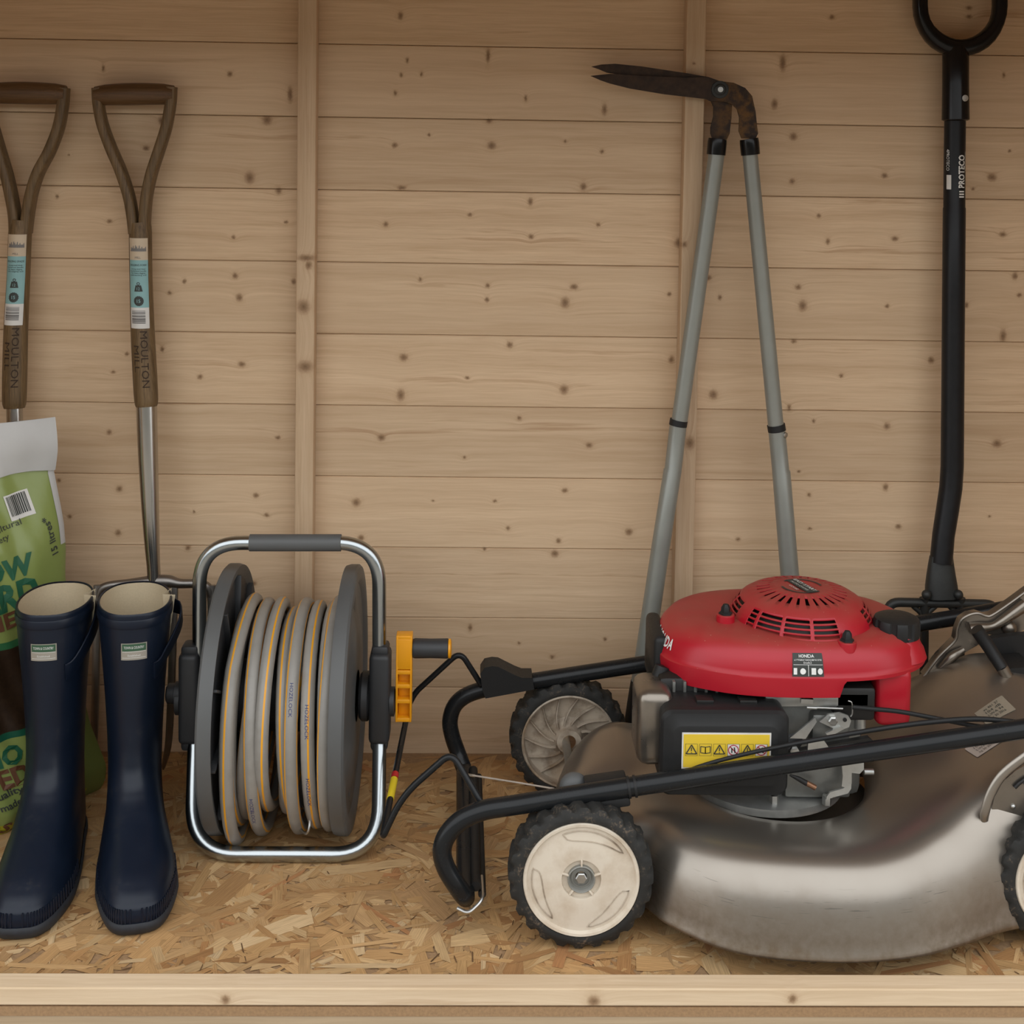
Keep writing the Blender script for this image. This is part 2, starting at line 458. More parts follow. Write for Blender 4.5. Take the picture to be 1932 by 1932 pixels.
# unseen dark greenery added behind the camera to darken low light and reflections
t = NT('clipped_hedge'); n = t.noise(t.obj(), 22, 6, .7); t.bump(n, 1.0, .05)
struct(MB().grid(lambda u, v: (lerp(-11, 11, u), -9.2+.12*math.sin(u*70+v*9)+.10*math.sin(u*23-v*13)+.35*v*v, -.11+2.0*v), 120, 14).grid(lambda u, v: (lerp(-11, 11, u), -8.85-v*.9, 1.89+.05*math.sin(u*60)), 120, 2).build('hedge', t.set(t.mix(n, (.008,.016,.005), (.035,.06,.02)), .8)))
# ---------------------------------------------------------------- materials of the things
M_ash = wood('oiled_ash', 'Z', lo=(.058,.034,.014), hi=(.215,.135,.062), freq=170, seed=2, contrast=1.0, rough=.5, streak=(.06,.03,.012))
M_ash_x = wood('oiled_ash_grip', 'X', lo=(.070,.034,.013), hi=(.155,.082,.034), freq=260, seed=4, contrast=1.0, rough=.42, streak=(.06,.03,.012))
M_steel = simple('polished_steel', (.47,.455,.43), .24, 1.0, scale=30, var=.05, roughvar=.02)
M_chrome = simple('plated_tube', (.42,.45,.46), .25, 1.0, scale=60, var=.05, roughvar=.05)
M_zinc = simple('zinc_steel', (.50,.50,.48), .38, 1.0, scale=150, var=.15)
M_black_paint = simple('black_enamel', (.012,.012,.013), .36, 0.0, spec=.22, scale=90, var=.3)
M_black_gloss = simple('black_gloss_plastic', (.010,.009,.009), .2, 0.0, spec=.25, scale=50, var=.2, roughvar=.06)
M_black_plastic = simple('black_plastic', (.016,.016,.016), .5, 0.0, spec=.3, scale=220, var=.2, bump=.08)
M_black_tube = simple('black_powder_coat', (.012,.013,.014), .27, 0.0, spec=.26, scale=40, var=.1, roughvar=.02)
M_iron = simple('forged_black_iron', (.028,.029,.027), .5, .3, scale=160, var=.35, bump=.25)
M_alu = simple('grey_painted_tube', (.26,.265,.235), .36, .25, scale=30, var=.1)
M_paper_w = simple('white_label', (.66,.64,.60), .55)
M_paper_t = simple('buff_label', (.56,.45,.32), .55)
M_paper_b = simple('pale_blue_label', (.235,.42,.42), .5)
M_ink = simple('dark_ink', (.035,.04,.035), .6)
M_ink_grey = simple('grey_ink', (.18,.17,.16), .6)
M_white_ink = simple('white_ink', (.75,.75,.72), .5)
M_brown_ink = simple('brown_ink', (.12,.045,.018), .6)
M_green_ink = simple('green_ink', (.012,.095,.045), .5)
M_burn = simple('burnt_brand', (.035,.018,.008), .8)
M_worn_steel = simple('worn_steel', (.27,.25,.23), .42, 1.0, scale=80, var=.15)
# ---------------------------------------------------------------- wooden handled spade and fork, leaning on the wall
def disc(mb, fn, r, rings=3, n=32, wob=0.0):
    o = len(mb.v); mb.v.append(Vector(fn(0, 0)))
    for j in range(1, rings+1):
        for i in range(n):
            q = r*j/rings*(1+(wob if (i % 2 and j == rings) else 0)); a = 2*math.pi*i/n
            mb.v.append(Vector(fn(q*math.cos(a), q*math.sin(a))))
    for i in range(n): mb.f.append((o, o+1+i, o+1+(i+1) % n))
    for j in range(1, rings):
        for i in range(n): mb.f.append((o+1+(j-1)*n+i, o+1+(j-1)*n+(i+1) % n, o+1+j*n+(i+1) % n, o+1+j*n+i))
def strip(mb, fn, x0, x1, y0, y1, k=8):
    mb.grid(lambda u, v: fn(lerp(x0, x1, u), lerp(y0, y1, v)), k, 1)
def wrap(path, x0, Y0, half_px):
    """label fn on the front of a round shaft: x across in metres, s along in pixels of y"""
    def fn(xm, ypx, lift=.0004):
        cx, Y, r = interp(path, ypx)
        R = r*S(Y)+lift
        a = xm/R
        c = P(cx, ypx, Y)
        return c+Vector((math.sin(a)*R, -math.cos(a)*R, 0))
    return fn
def ytool(name, label, grip, arm_l, arm_r, shaft, y_wood_end, socket, lab_y, title, words):
    base = P(socket[-1][0], socket[-1][1], socket[-1][2]); base.z = 0
    T = thing(name, label, 'garden tool', base, None)
    # grip: barrel between the two arms
    (xa, ya), (xb, yb) = grip; gy = -.033
    n = 9; pts = []; rr = []
    for i in range(n):
        u = i/(n-1); pts.append(P(lerp(xa, xb, u), lerp(ya, yb, u)-1.5*math.sin(math.pi*u), gy)); rr.append((18.5+2.5*math.sin(math.pi*u)-(2.0 if i in (0, n-1) else 0))*S(gy))
    MB().sweep(pts, rr, n=20, ref=(0,1,0)).build('grip', M_ash_x, T)
    for arm in (arm_l, arm_r):
        p = [(*a, -.033, 9.5) for a in arm]
        pts, ra = pxpath(p, 6); rb = [.0115+.0035*sstep(0, .6, i/len(pts)) for i in range(len(pts))]
        MB().sweep(pts, ra, rb, n=16, power=4.0).build('handle_arm', M_ash, T, angle=50)
    pts, ra = pxpath([(x, y, Y, r) for (y, x, Y, r) in shaft], 3)
    MB().sweep(pts, ra, n=24).build('shaft', M_ash, T)
    pts, ra = pxpath(socket, 4)
    MB().sweep(pts, ra, n=24).build('socket', M_steel, T)
    tab = [(y, x, Y, r) for (y, x, Y, r) in shaft]; fn = wrap(tab, 0, 0, 0)
    ya, yb, yc, yd = lab_y; hw = 19.5*S(-.05)
    def patch(y0, y1, nm, mt, parent):
        return MB().grid(lambda u, v: fn((u-.5)*2*hw, lerp(y0, y1, v)), 10, 8).build(nm, mt, parent)
    L = patch(ya, yb, 'label', M_paper_t, T); lab(L, 'buff picture label')
    L2 = patch(yb, yc, 'label', M_paper_b, T); lab(L2, 'pale blue printed label')
    L3 = patch(yc, yd, 'label', M_paper_w, T); lab(L3, 'white barcode label')
    up = lambda x, y, base_y: fn(x, base_y-y/S(-.05), .0008)
    # print: small mill sketch, wording, weight, guarantee seal, barcode
    k = MB(); rnd = random.Random(7)
    h = yb-ya
    for i in range(13):
        x0 = -.012+.0019*i; hh = .003+.008*rnd.random()*(1.2 if 3 < i < 9 else .8)
        k.add([up(x0, 0, ya+h*.55), up(x0+.0021, 0, ya+h*.55), up(x0+.0017, hh, ya+h*.55), up(x0+.0004, hh*.8, ya+h*.55)], [(0,1,2,3)])
    strip(k, lambda x, y: up(x, y, ya+h*.60), -.013, .013, 0, .0016)
    text(k, 'MILL', lambda x, y: up(x, y, ya+h*.93), .0032)
    k.build('print', M_ink_grey, L, smooth=False)
    k = MB(); h = yc-yb
    text(k, title, lambda x, y: up(x, y, yb+h*.125), .0030, width=.027)
    for i, w in enumerate(words): text(k, w, lambda x, y, i=i: up(x, y, yb+h*(.20+.043*i)), .0021, width=.022+.003*(i % 2))
    by = yb+h*.66
    k.grid(lambda u, v: up(lerp(-1, 1, u)*lerp(.0065, .0042, v), v*.0095, by), 8, 3)
    ring = [up(.0026*math.cos(a), .0118+.0024*math.sin(a), by) for a in [i*math.pi/6 for i in range(12)]]
    ring2 = [up(.0015*math.cos(a), .0118+.0013*math.sin(a), by) for a in [i*math.pi/6 for i in range(12)]]
    k.add(ring+ring2, [(i, (i+1) % 12, 12+(i+1) % 12, 12+i) for i in range(12)])
    cy = yb+h*.86
    disc(k, lambda x, y: up(x, y, cy), .0072, 4, 32, .1)
    k.build('print', M_ink, L2, smooth=False)
    k = MB(); up2 = lambda x, y, b: fn(x, b-y/S(-.05), .0012)
    text(k, '15', lambda x, y: up2(x, y-.0024, cy), .0050, bold=.01)
    text(k, '12', lambda x, y: up2(x, y+.0022, by), .0042)
    k.build('print', M_paper_b, L2, smooth=False)
    k = MB(); h = yd-yc
    for i in range(9):
        yy = yc+h*(.16+.075*i); th = [.0007,.0012,.0016,.0009,.002,.0012,.0024,.0020,.0016][i]
        strip(k, lambda x, y: up(x, y, yy), -.0125, .0095, 0, th)
    k.build('print', M_ink_grey, L3, smooth=False)
    # branded name, reading down the shaft
    k = MB(); span = y_wood_end-yd
    dn = lambda s, x: fn(x, yd+s/S(-.05), .0009)
    text(k, 'MOULTON', lambda x, y: dn(x+.004, y+.0005), .0110, align='L', width=span*.70*S(-.05))
    text(k, 'MILL', lambda x, y: dn(x+.026, y-.0110), .0085, align='L', width=span*.33*S(-.05))
    sh = k; sh.v = [v for v in sh.v]
    sh.build('branded_name', M_burn, T, smooth=False)
    return T

fork = ytool('digging_fork', 'wooden-handled digging fork with steel tines behind the navy boots',
    ((180,180), (328,178)),
    [(184,166),(186,195),(193,232),(208,275),(228,322),(243,368),(250,405),(254,440)],
    [(324,164),(322,195),(314,240),(300,285),(287,325),(278,365),(274,405),(273,440)],
    [(420,264,-.034,20),(440,265,-.035,21),(520,266,-.040,21),(620,269,-.046,22),(700,273,-.051,22.5),(755,276,-.054,22),(768,277,-.055,19)],
    768, [(276,752,-.054,19.5),(279,850,-.060,18.5),(283,950,-.066,16.5),(287,1030,-.072,14),(290,1075,-.076,12.5),(291,1105,-.078,14)],
    (448,489,578,617), 'DIGGING FORK', ['strong steel head', 'hardwood handle', 'for heavy digging', 'and turning soil'])
# head: arched shoulder and four tines
sh = pxpath([(184,1150,-.080,8),(188,1118,-.080,8.5),(203,1106,-.080,8.5),(245,1101,-.079,9),(291,1097,-.078,12),(318,1097,-.079,12),(340,1101,-.080,9),(380,1102,-.080,8.5),(396,1115,-.080,8.5),(400,1150,-.080,8)], 5)
MB().sweep(sh[0], [q*1.0 for q in sh[1]], [q*1.0 for q in sh[1]], n=14, ref=(0,1,0)).build('shoulder', M_worn_steel, fork)
for xs in ([184,183,181,178,174], [258,257,254,250,247], [329,328,325,319,311], [400,399,396,390,383]):
    rows = [(xs[0],1104,-.080,7.5),(xs[1],1150,-.084,7.5),(xs[2],1250,-.090,7.5),(xs[3],1390,-.082,7),(xs[4]-1,1440,-.075,4.5),(xs[4]-3,1452,-.072,1.2)]
    p, r = pxpath(rows, 4); MB().sweep(p, r, [q*.75 for q in r], n=10, power=3.5).build('tine', M_worn_steel, fork)

spade = ytool('digging_spade', 'wooden-handled spade standing behind the green compost bag',
    ((-27,176), (124,178)),
    [(-24,168),(-22,195),(-14,235),(0,285),(13,330),(22,370),(28,405),(30,440)],
    [(121,166),(119,195),(111,240),(94,285),(73,325),(60,365),(53,405),(49,440)],
    [(415,40,-.034,20),(440,38,-.035,21),(520,35,-.040,21),(620,30,-.046,22),(700,28,-.051,22.5),(755,27,-.054,22),(770,27,-.055,19)],
    770, [(27,752,-.054,15),(29,850,-.060,15),(31,950,-.064,14.5),(33,1050,-.068,14),(34,1110,-.070,16)],
    (441,482,571,611), 'DIGGING SPADE', ['strong steel blade', 'hardwood handle', 'for heavy digging', 'and edging soil'])
rows = [(34,1100),(84,1108),(112,1130),(112,1300),(100,1415),(60,1450),(34,1457),(0,1450),(-36,1415),(-46,1300),(-46,1130),(-18,1108)]
MB().prism([P(x, y, -.070-.00001*(y-1100)) for x, y in rows], (0, .004, 0)).build('blade', M_worn_steel, spade)

# ---------------------------------------------------------------- long-handled shears
base = P(1300, 1430, -.05); base.z = 0
shears = thing('edging_shears', 'long-handled edging shears with rusty blades leaning against a batten', 'shears', base)
def zz(p): return (1080+p[0]/4.6, 80+p[1]/4.6)
rust = NT('rusted_blade_steel'); n1 = rust.noise(rust.obj(), 60, 5, .65); n2 = rust.noise(rust.obj(), 400, 3)
pz = rust.sep(rust.obj())
c = rust.mix(rust.ramp(n1, [(.35, 0.0), (.65, 1.0)]), (.022,.013,.009), (.052,.029,.016))
c = rust.mix(rust.math('MULTIPLY', rust.ramp(n1, [(.42, 0.0), (.62, 1.0)]), rust.ramp(rust.math('ADD', rust.math('MULTIPLY', pz[0], 6.0), .30), [(.35, 0.0), (.55, .9)])), c, (.13,.060,.012))
rust.bump(n2, .3, .0006)
M_rust = rust.set(c, .62, .25, .4)
front = [(158,290),(250,280),(330,272),(600,290),(1000,306),(1180,300),(1280,335),(1400,350),(1500,395),(1560,465),(1590,600),(1605,740),(1612,790),(1590,835),(1470,835),(1445,770),(1450,650),(1430,580),(1390,540),(1320,515),(1200,510),(1150,490),(800,450),(500,400),(330,357),(250,330)]
back = [(165,210),(250,192),(370,185),(600,208),(1000,268),(1180,300),(1290,340),(1380,420),(1387,540),(1380,660),(1370,740),(1365,790),(1340,845),(1215,835),(1200,790),(1200,740),(1225,640),(1225,560),(1200,500),(1150,440),(1000,330),(600,310),(300,262),(230,232)]
MB().prism([P(*zz(p), -.052) for p in front], (0, .0045, 0)).build('blade', M_rust, shears, angle=30)
MB().prism([P(*zz(p), -.047) for p in back], (0, .0045, 0)).build('blade', M_rust, shears, angle=30)
pv = P(*zz((1280,410)), -.052)
MB().lathe([(.0135,0),(.013,.0015),(.010,.002)], pv, (0,-1,0), n=24).build('pivot_washer', M_iron, shears)
pb = MB().lathe([(.0088,0),(.0088,.0040),(.0070,.0052),(.0040,.0054)], pv, (0,-1,0), n=24, capends=False).build('pivot_bolt', M_iron, shears, angle=20)
MB().lathe([(.0045,.0040),(.0042,.0058),(.001,.0062)], pv, (0,-1,0), n=12).build('pivot_pin', M_zinc, pb)
for rows, col in (([(1352,290,-.050,15.5),(1330,452,-.052,15.5),(1282,795,-.060,15.5)], None), ([(1415,290,-.050,14.5),(1432,470,-.052,14.8),(1464,805,-.060,15)], None)):
    p, r = pxpath(rows, 3); MB().sweep(p, r, n=20).build('upper_tube', M_alu, shears)
for rows in ([(1354,262,-.050,17.5),(1353,270,-.050,18.3),(1351,292,-.050,18)], [(1413,262,-.050,17.5),(1414,270,-.050,18.3),(1416,292,-.050,18)]):
    p, r = pxpath(rows, 2); MB().sweep(p, r, n=20).build('ferrule', M_black_gloss, shears)
for rows in ([(1281,792,-.060,17.3),(1279,803,-.060,17.3)], [(1464,801,-.060,17.3),(1466,813,-.060,17.3)]):
    p, r = pxpath(rows); MB().sweep(p, r, n=20).build('joint_ring', M_black_plastic, shears)
for rows in ([(1280,797,-.060,16.4),(1270,885,-.062,16.6),(1269,887,-.062,17.4),(1246,1035,-.066,17.8),(1208,1292,-.074,18.5)],
             [(1465,807,-.060,16.2),(1473,888,-.062,16.4),(1474,890,-.062,17.4),(1488,1060,-.066,17.8),(1508,1292,-.074,18.5)]):
    p, r = pxpath(rows); MB().sweep(p, r, n=20).build('lower_tube', M_alu, shears)
for rows in ([(1209,1286,-.074,19.5),(1204,1330,-.076,22),(1198,1390,-.078,24),(1192,1448,-.0785,24),(1191,1456,-.079,18)],
             [(1507,1286,-.074,19.5),(1510,1330,-.076,21),(1514,1390,-.078,23),(1518,1450,-.0785,23),(1518,1458,-.079,18)]):
    p, r = pxpath(rows, 2); MB().sweep(p, r, n=20).build('hand_grip', M_black_plastic, shears)
for (x, y) in ((1478,820),):
    MB().lathe([(.0045,0),(.0045,.005),(.002,.006)], P(x, y, -.066), (.6,-.8,0), n=10).build('tube_screw', M_zinc, shears)

# ---------------------------------------------------------------- all-black fork on the right
base = P(1780, 1430, -.06); base.z = 0
bf = thing('black_fork', 'all-black digging fork with loop handle behind the lawn mower', 'garden tool', base)
loop = [(1811+75*math.cos(a), 12+79*math.sin(a)) for a in [math.pi*i/16 for i in range(17)]]
loop = [(1886,-55),(1886,-20)]+loop[0:]+[(1736,-20),(1736,-55)]
p = [P(x, y, -.034) for x, y in loop]; MB().sweep(p, [(12.5+4.0*sstep(40, 90, y))*S(-.034) for x, y in loop], 19*S(-.034), n=16, ref=(0,1,0), power=2.8).build('loop_handle', M_black_gloss, bf)
MB().sweep([P(1724+i*29, -62-3*math.sin(math.pi*i/6), -.034) for i in range(7)], 17*S(-.034), n=18, ref=(0,1,0)).build('grip', M_black_gloss, bf)
p, r = pxpath([(1803,88,-.034,21),(1803,100,-.034,24.5),(1803,160,-.036,24.5),(1803,226,-.038,25.5),(1803,228,-.038,22)]); MB().sweep(p, r, n=24).build('handle_collar', M_black_gloss, bf)
MB().lathe([(.0050,0),(.0050,.001),(.0022,.0012),(.0020,.0002)], P(1812,186,-.037)+Vector((0,-.0195,0)), (0.15,-1,0), n=14).build('rivet', M_zinc, bf)
SH = [(224,1802,-.038,19.8),(300,1801,-.040,20),(391,1800.5,-.043,20.2),(393,1800.5,-.043,21),(560,1799,-.048,21.2),(760,1797.5,-.054,21.3),(880,1796.5,-.058,21.5),(920,1794,-.060,21.5),(960,1788,-.064,21.5),(1010,1780,-.070,21),(1062,1775.5,-.076,21.5)]
p, r = pxpath([(x, y, Y, q) for (y, x, Y, q) in SH]); MB().sweep(p, r, n=24).build('shaft', M_black_paint, bf)
p, r = pxpath([(1776,1050,-.075,22),(1775.5,1066,-.076,24.5),(1775.5,1085,-.078,27.5),(1776,1105,-.080,30.5),(1777,1128,-.082,32)]); MB().sweep(p, r, [q*.62 for q in r], n=24, power=2.6).build('socket', M_iron, bf)
Yb = -.083
p = fillet([P(1675,1230,Yb), P(1675,1136,Yb), P(1880,1140,Yb), P(1880,1230,Yb)], .018)
MB().sweep(p, 9.0*S(Yb), n=12, ref=(0,1,0)).build('crossbar', M_iron, bf)
for x in (1744, 1812):
    p, r = pxpath([(x,1128,Yb,9.5),(x,1150,Yb,8.5),(x,1180,Yb,8.0)], 3); MB().sweep(p, r, n=12).build('tine_root', M_iron, bf)
    for s in (-1, 1):
        p = [P(x+s*lerp(24, 6, sstep(0, 1, i/6)), lerp(1138, 1160, i/6), Yb) for i in range(7)]
        MB().sweep(p, 5*S(Yb), n=10).build('weld', M_iron, bf)
    MB().sphere(P(x+4*(1 if x < 1780 else -1), 1122, Yb-.012), .0075, 12, 8).build('weld', M_iron, bf)
for x in (1675, 1744, 1812, 1880):
    p, r = pxpath([(x,1165,Yb,7.6),(x,1220,Yb-.004,7.4),(x-2,1300,Yb-.006,7.2),(x-5,1400,Yb+.004,6.6),(x-7,1450,Yb+.010,4),(x-7.5,1462,Yb+.012,1.2)], 3)
    MB().sweep(p, r, n=10, power=3.5).build('tine', M_iron, bf)
fnb = wrap(SH, 0, 0, 0); k = MB(); sc = S(-.042)
text(k, 'PROTECO', lambda x, y: fnb(.0105-y+.005-.0045, 372-18-x/sc, .0006), .0105, bold=.03, align='L', width=62*sc)
for i in range(3):
    for yy, w in ((372-5*i, .004),):
        k.add([fnb(.0015+.0*i, yy, .0006), fnb(.0105, yy, .0006), fnb(.0105, yy-2.6, .0006), fnb(.0015, yy-2.6, .0006)], [(0,1,2,3)])
text(k, 'PROFESSIONAL TOOLS', lambda x, y: fnb(.0150-y, 322-x/sc, .0006), .0022, align='L', width=36*sc)
text(k, '4PROTECO', lambda x, y: fnb(-.0150+y-.004, 282+x/sc, .0006), .0055, align='L', width=40*sc)
lab(k.build('printed_name', M_white_ink, bf, smooth=False), 'white printed lettering')
MB().grid(lambda u, v: fnb(lerp(-.0185, -.0105, u), lerp(330, 357, v), .0005), 5, 4).build('sticker', M_paper_w, bf)
# ---------------------------------------------------------------- wellington boots
def proj(p):
    d = Vector(p)-CAM; z = d.dot(_fw)
    return PX0+F_PX*d.dot(_rt)/z, PY0-F_PX*d.dot(_up)/z
BT = [(0,.224,.060,.0535,.0355),(.010,.231,.062,.0560,.037),(.026,.233,.064,.0565,.0375),(.036,.231,.065,.0550,.0375),(.047,.220,.066,.0520,.037),(.057,.202,.067,.0490,.0365),
      (.067,.176,.068,.0450,.036),(.077,.150,.068,.0430,.0358),(.088,.122,.067,.0410,.0357),(.100,.098,.066,.0393,.0356),(.114,.081,.065,.0378,.0356),(.130,.072,.064,.0370,.036),
      (.155,.0665,.064,.0368,.0368),(.185,.0655,.065,.0382,.0382),(.22,.0665,.066,.0402,.0402),(.26,.068,.067,.0432,.0432),(.30,.0695,.068,.0465,.0465),(.333,.0705,.0685,.0490,.0490),(.342,.0705,.0685,.0494,.0494)]
def boot_pt(z, a, off=0.0):
    f, b, wt, wh = interp(BT, z); c, s = math.cos(a), math.sin(a)
    y = (-(f+off) if s > 0 else (b+off))*abs(s)
    foot = 1-sstep(.085, .15, z)
    e = lerp(lerp(1.0, .78, sstep(.2, .32, z)), .55, foot) if s > 0 else lerp(1.0, .78, sstep(.2, .32, z))
    w = interp([(-.235, wt*.97), (-.15, wt), (-.085, lerp(wh, wt, .62)), (0, wh), (.07, wh*.98)], y)[0]
    x = (w+off)*math.copysign(abs(c)**e, c)
    x += foot*.006*sstep(.0, .18, -y)
    return Vector((x, y, z))
rub = NT('navy_rubber'); n1 = rub.noise(rub.obj(), 18, 4); n2 = rub.noise(rub.obj(), 120, 4)
c = rub.mix(n1, (.0030,.0062,.0145), (.0060,.0115,.025))
c = rub.mix(rub.math('MULTIPLY', rub.ramp(n1, [(.55, 0.0), (.75, .35)]), rub.ramp(n2, [(.5, 0.0), (.7, 1.0)])), c, (.05,.048,.045))
M_rubber = rub.set(c, rub.ramp(n1, [(.3, .34), (.7, .44)]), 0.0, .34)
M_sole = simple('dusty_rubber_sole', (.020,.022,.027), .7, scale=90, var=.6, bump=.2)
M_lining = simple('cream_cotton_lining', (.52,.43,.29), .9, scale=400, var=.12, bump=.1)
M_badge_g = simple('badge_green', (.035,.095,.05), .4)
M_badge_s = simple('badge_silver', (.36,.33,.28), .4, .3)
def boot(label, loc, rz, strap_dir, bulge):
    T = thing('wellington_boot', label, 'boot', loc, 'pair of navy wellington boots')
    R = Matrix.Rotation(rz, 4, 'Z'); M4 = Matrix.Translation(loc) @ R
    tf = lambda p: M4 @ Vector(p)
    zs = []
    for p, q in zip(BT, BT[1:]):
        for k in range(3): zs.append(lerp(p[0], q[0], k/3))
    zs.append(.342); zs = [z for z in zs if z >= .012]; nz = len(zs)-1
    up = MB().grid(lambda u, v: tf(boot_pt(zs[int(round(v*nz))], 2*math.pi*u)), 56, nz, closed_u=True)
    n = 56; o = len(up.v)-n
    for (off, z) in ((-.0012, .3438), (-.003, .3430)):     # rolled rim
        up.v += [tf(boot_pt(.342, 2*math.pi*i/n, off)+Vector((0, 0, z-.342))) for i in range(n)]
        for i in range(n): up.f.append((o+i, o+(i+1) % n, o+n+(i+1) % n, o+n+i))
        o += n
    body = up.build('upper', M_rubber, T, angle=70)
    MB().sweep([tf(boot_pt(.330, 2*math.pi*i/48, .0008)) for i in range(48)], .0009, .006, n=8, ref=(0,0,1), closed=True).build('top_band', M_rubber, body)
    ln = MB().grid(lambda u, v: tf(boot_pt(lerp(.342, .15, v), 2*math.pi*u, -.0032)), 40, 8, closed_u=True)
    ln.f.append(tuple(len(ln.v)-40+i for i in range(40))); ln.build('lining', M_lining, T, angle=70)
    so = MB().grid(lambda u, v: tf(boot_pt([0, .002, .006, .011, .016, .018][int(round(v*5))], 2*math.pi*u, [.0, .003, .0035, .0035, .003, .0008][int(round(v*5))])), 64, 5, closed_u=True)
    so.f.append(tuple(range(64))); so.build('sole', M_sole, T, angle=50)
    fx = MB()                                             # ribbed toe band
    for i in range(46):
        a = lerp(.16, .84, i/45)*math.pi
        p0, p1 = boot_pt(.019, a, .0006), boot_pt(.036, a, .0006)
        fx.sweep([tf(p0), tf(lerp(p0, p1, .5)), tf(p1)], .0011, n=6, ref=(1,0,0))
    fx.build('toe_rib', M_rubber, T); 
    # badge on the front of the leg
    bz = .294; hw = .0165
    def bf(x, y, lift=.0006):
        z = bz+y; f, b, wt, wh = interp(BT, z)
        q = min(.98, abs(x)/wh)**(1/lerp(1.0, .78, sstep(.2, .32, z)))
        return tf((x, -(f+lift)*math.sqrt(1-q*q)-.0002, z))
    fr = MB().grid(lambda u, v: bf(lerp(-hw, hw, u), lerp(-.0115, .0115, v)), 10, 4).build('badge', M_badge_s, T); lab(fr, 'green and silver maker badge')
    MB().grid(lambda u, v: bf(lerp(-hw+.0012, hw-.0012, u), lerp(.0010, .0105, v), .0011), 10, 3).build('badge_panel', M_badge_g, fr)
    k = MB(); text(k, 'TOWN & COUNTRY', lambda x, y: bf(x, y+.0042, .0016), .0036, width=.026)
    text(k, 'Established', lambda x, y: bf(x, y-.0062, .0012), .0026, width=.016)
    for yy in (-.0085, -.0002): strip(k, lambda x, y: bf(x, y+yy, .0012), -.0150, .0150, 0, .0005)
    k.build('badge_lettering', M_white_ink, fr, smooth=False)
    # gusset slit, strap and buckle on the outer side
    a = strap_dir
    g = MB(); p = [boot_pt(.343, a, .001), boot_pt(.343, a+.22, -.010), boot_pt(.343, a+.42, .0005)]
    g.grid(lambda u, v: tf(lerp(lerp(boot_pt(.342, a, .002), boot_pt(.342, a+.34, -.013), min(1, u*2)) if u < .5 else lerp(boot_pt(.342, a+.34, -.013), boot_pt(.342, a+.42, .004), u*2-1), boot_pt(.262, a+.2, .0005), v**1.5)+Vector((0,0,.003*(1-v)))), 8, 8)
    g.build('gusset', M_lining, T)
    sp = MB()
    ang = lambda i: math.radians(lerp(58, -28, i/16))
    pts = [boot_pt(lerp(.262, .318, sstep(0, 1, i/16)), ang(i), .0015+bulge*sstep(.25, .8, i/16)*(1-.7*sstep(.85, 1, i/16))) for i in range(17)]
    sp.sweep([tf(q) for q in pts], [.0120]*17, [.0017]*17, n=12, ref=tf((1, -.15, 0))-tf((0,0,0)), power=4).build('strap', M_rubber, T)
    bk = MB(); c = boot_pt(.314, math.radians(-30), .006)
    bk.box(tf(c), (.004, .018, .020), .0015, R @ Matrix.Rotation(a, 4, 'Z')).build('buckle', M_black_plastic, T)
    return T
boot('navy wellington boot standing next to the hose reel', (-.470, -.272, .0), math.radians(13.5), math.radians(-20), .014)
boot('navy wellington boot standing right in front of the compost bag', (-.577, -.276, .0), math.radians(5), math.radians(-25), .005)

# ---------------------------------------------------------------- compost bag
bg = thing('compost_bag', 'half-used green compost bag with white folded top in the corner', 'bag', (-.66, -.20, 0))
ED = [(0,-.560,0),(.012,-.553,0),(.035,-.551,0),(.10,-.575,0),(.20,-.600,0),(.32,-.615,0),(.36,-.615,0),(.40,-.619,0),(.474,-.634,0),(.51,-.632,0),(.556,-.633,0)]
BW, BH = .34, .556
def wn(z):
    y = math.radians(lerp(50, 36, sstep(.08, .45, z))); return Vector((-math.cos(y), -math.sin(y), 0)), Vector((math.sin(y), -math.cos(y), 0))
def bag_pt(u, z, side=1):
    """u 0 at the right edge to 1 at the left; side +1 front, -1 back"""
    x = interp(ED, z)[0]
    th = interp([(0,.005,0),(.03,.014,0),(.10,.020,0),(.25,.030,0),(.38,.040,0),(.46,.018,0),(.50,.006,0),(BH,.002,0)], z)[0]
    r = max(0, math.sin(math.pi*min(1, max(0, u))))**.62
    wr = .0035*math.sin(23*u+31*z)*math.sin(9*z+4)*r + .0022*math.sin(55*u-40*z+1)*r*sstep(.05, .3, u)
    wv, nv = wn(z)
    p = Vector((x, -.125+.02*sstep(.1,.5,z), z))+wv*(BW*u)
    return p+nv*((th*r+wr) if side > 0 else -1.1*th*r)
t = NT('printed_bag_film'); uvs = t.sep(t.uv()); U_, V_ = uvs[0], uvs[1]
def solve(x, y):
    best = None
    for i in range(0, 130):
        for j in range(0, 139):
            q = proj(bag_pt(i/260, j*.004)); d = (q[0]-x)**2+(q[1]-y)**2
            if best is None or d < best[0]: best = (d, i/260, j*.004)
    return best[1], best[2]
z_br1 = solve(18, 1216)[1]/BH; z_br0 = solve(20, 1388)[1]/BH; z_yel = solve(8, 1555)[1]/BH
gn = t.noise(t.obj(), 7, 3)
c = t.mix(gn, (.20,.25,.062), (.26,.315,.095))
step = lambda a, b: t.math('GREATER_THAN', a, b)
band = lambda lo, hi: t.math('MULTIPLY', step(V_, lo), t.math('SUBTRACT', 1.0, step(V_, hi)))
slope = t.math('MULTIPLY_ADD', U_, .05, V_)
c = t.mix(band(z_br0-.008, z_br0+.012), c, (.012,.09,.05))
soil = t.mix(t.noise(t.obj(), 160, 4), (.010,.005,.003), (.05,.028,.015))
c = t.mix(band(z_br0+.008, z_br1), c, soil)
c = t.mix(t.math('MULTIPLY', band(z_br1-.035, z_br1-.006), t.math('SUBTRACT', 1.0, step(U_, .14))), c, (.004,.025,.14))
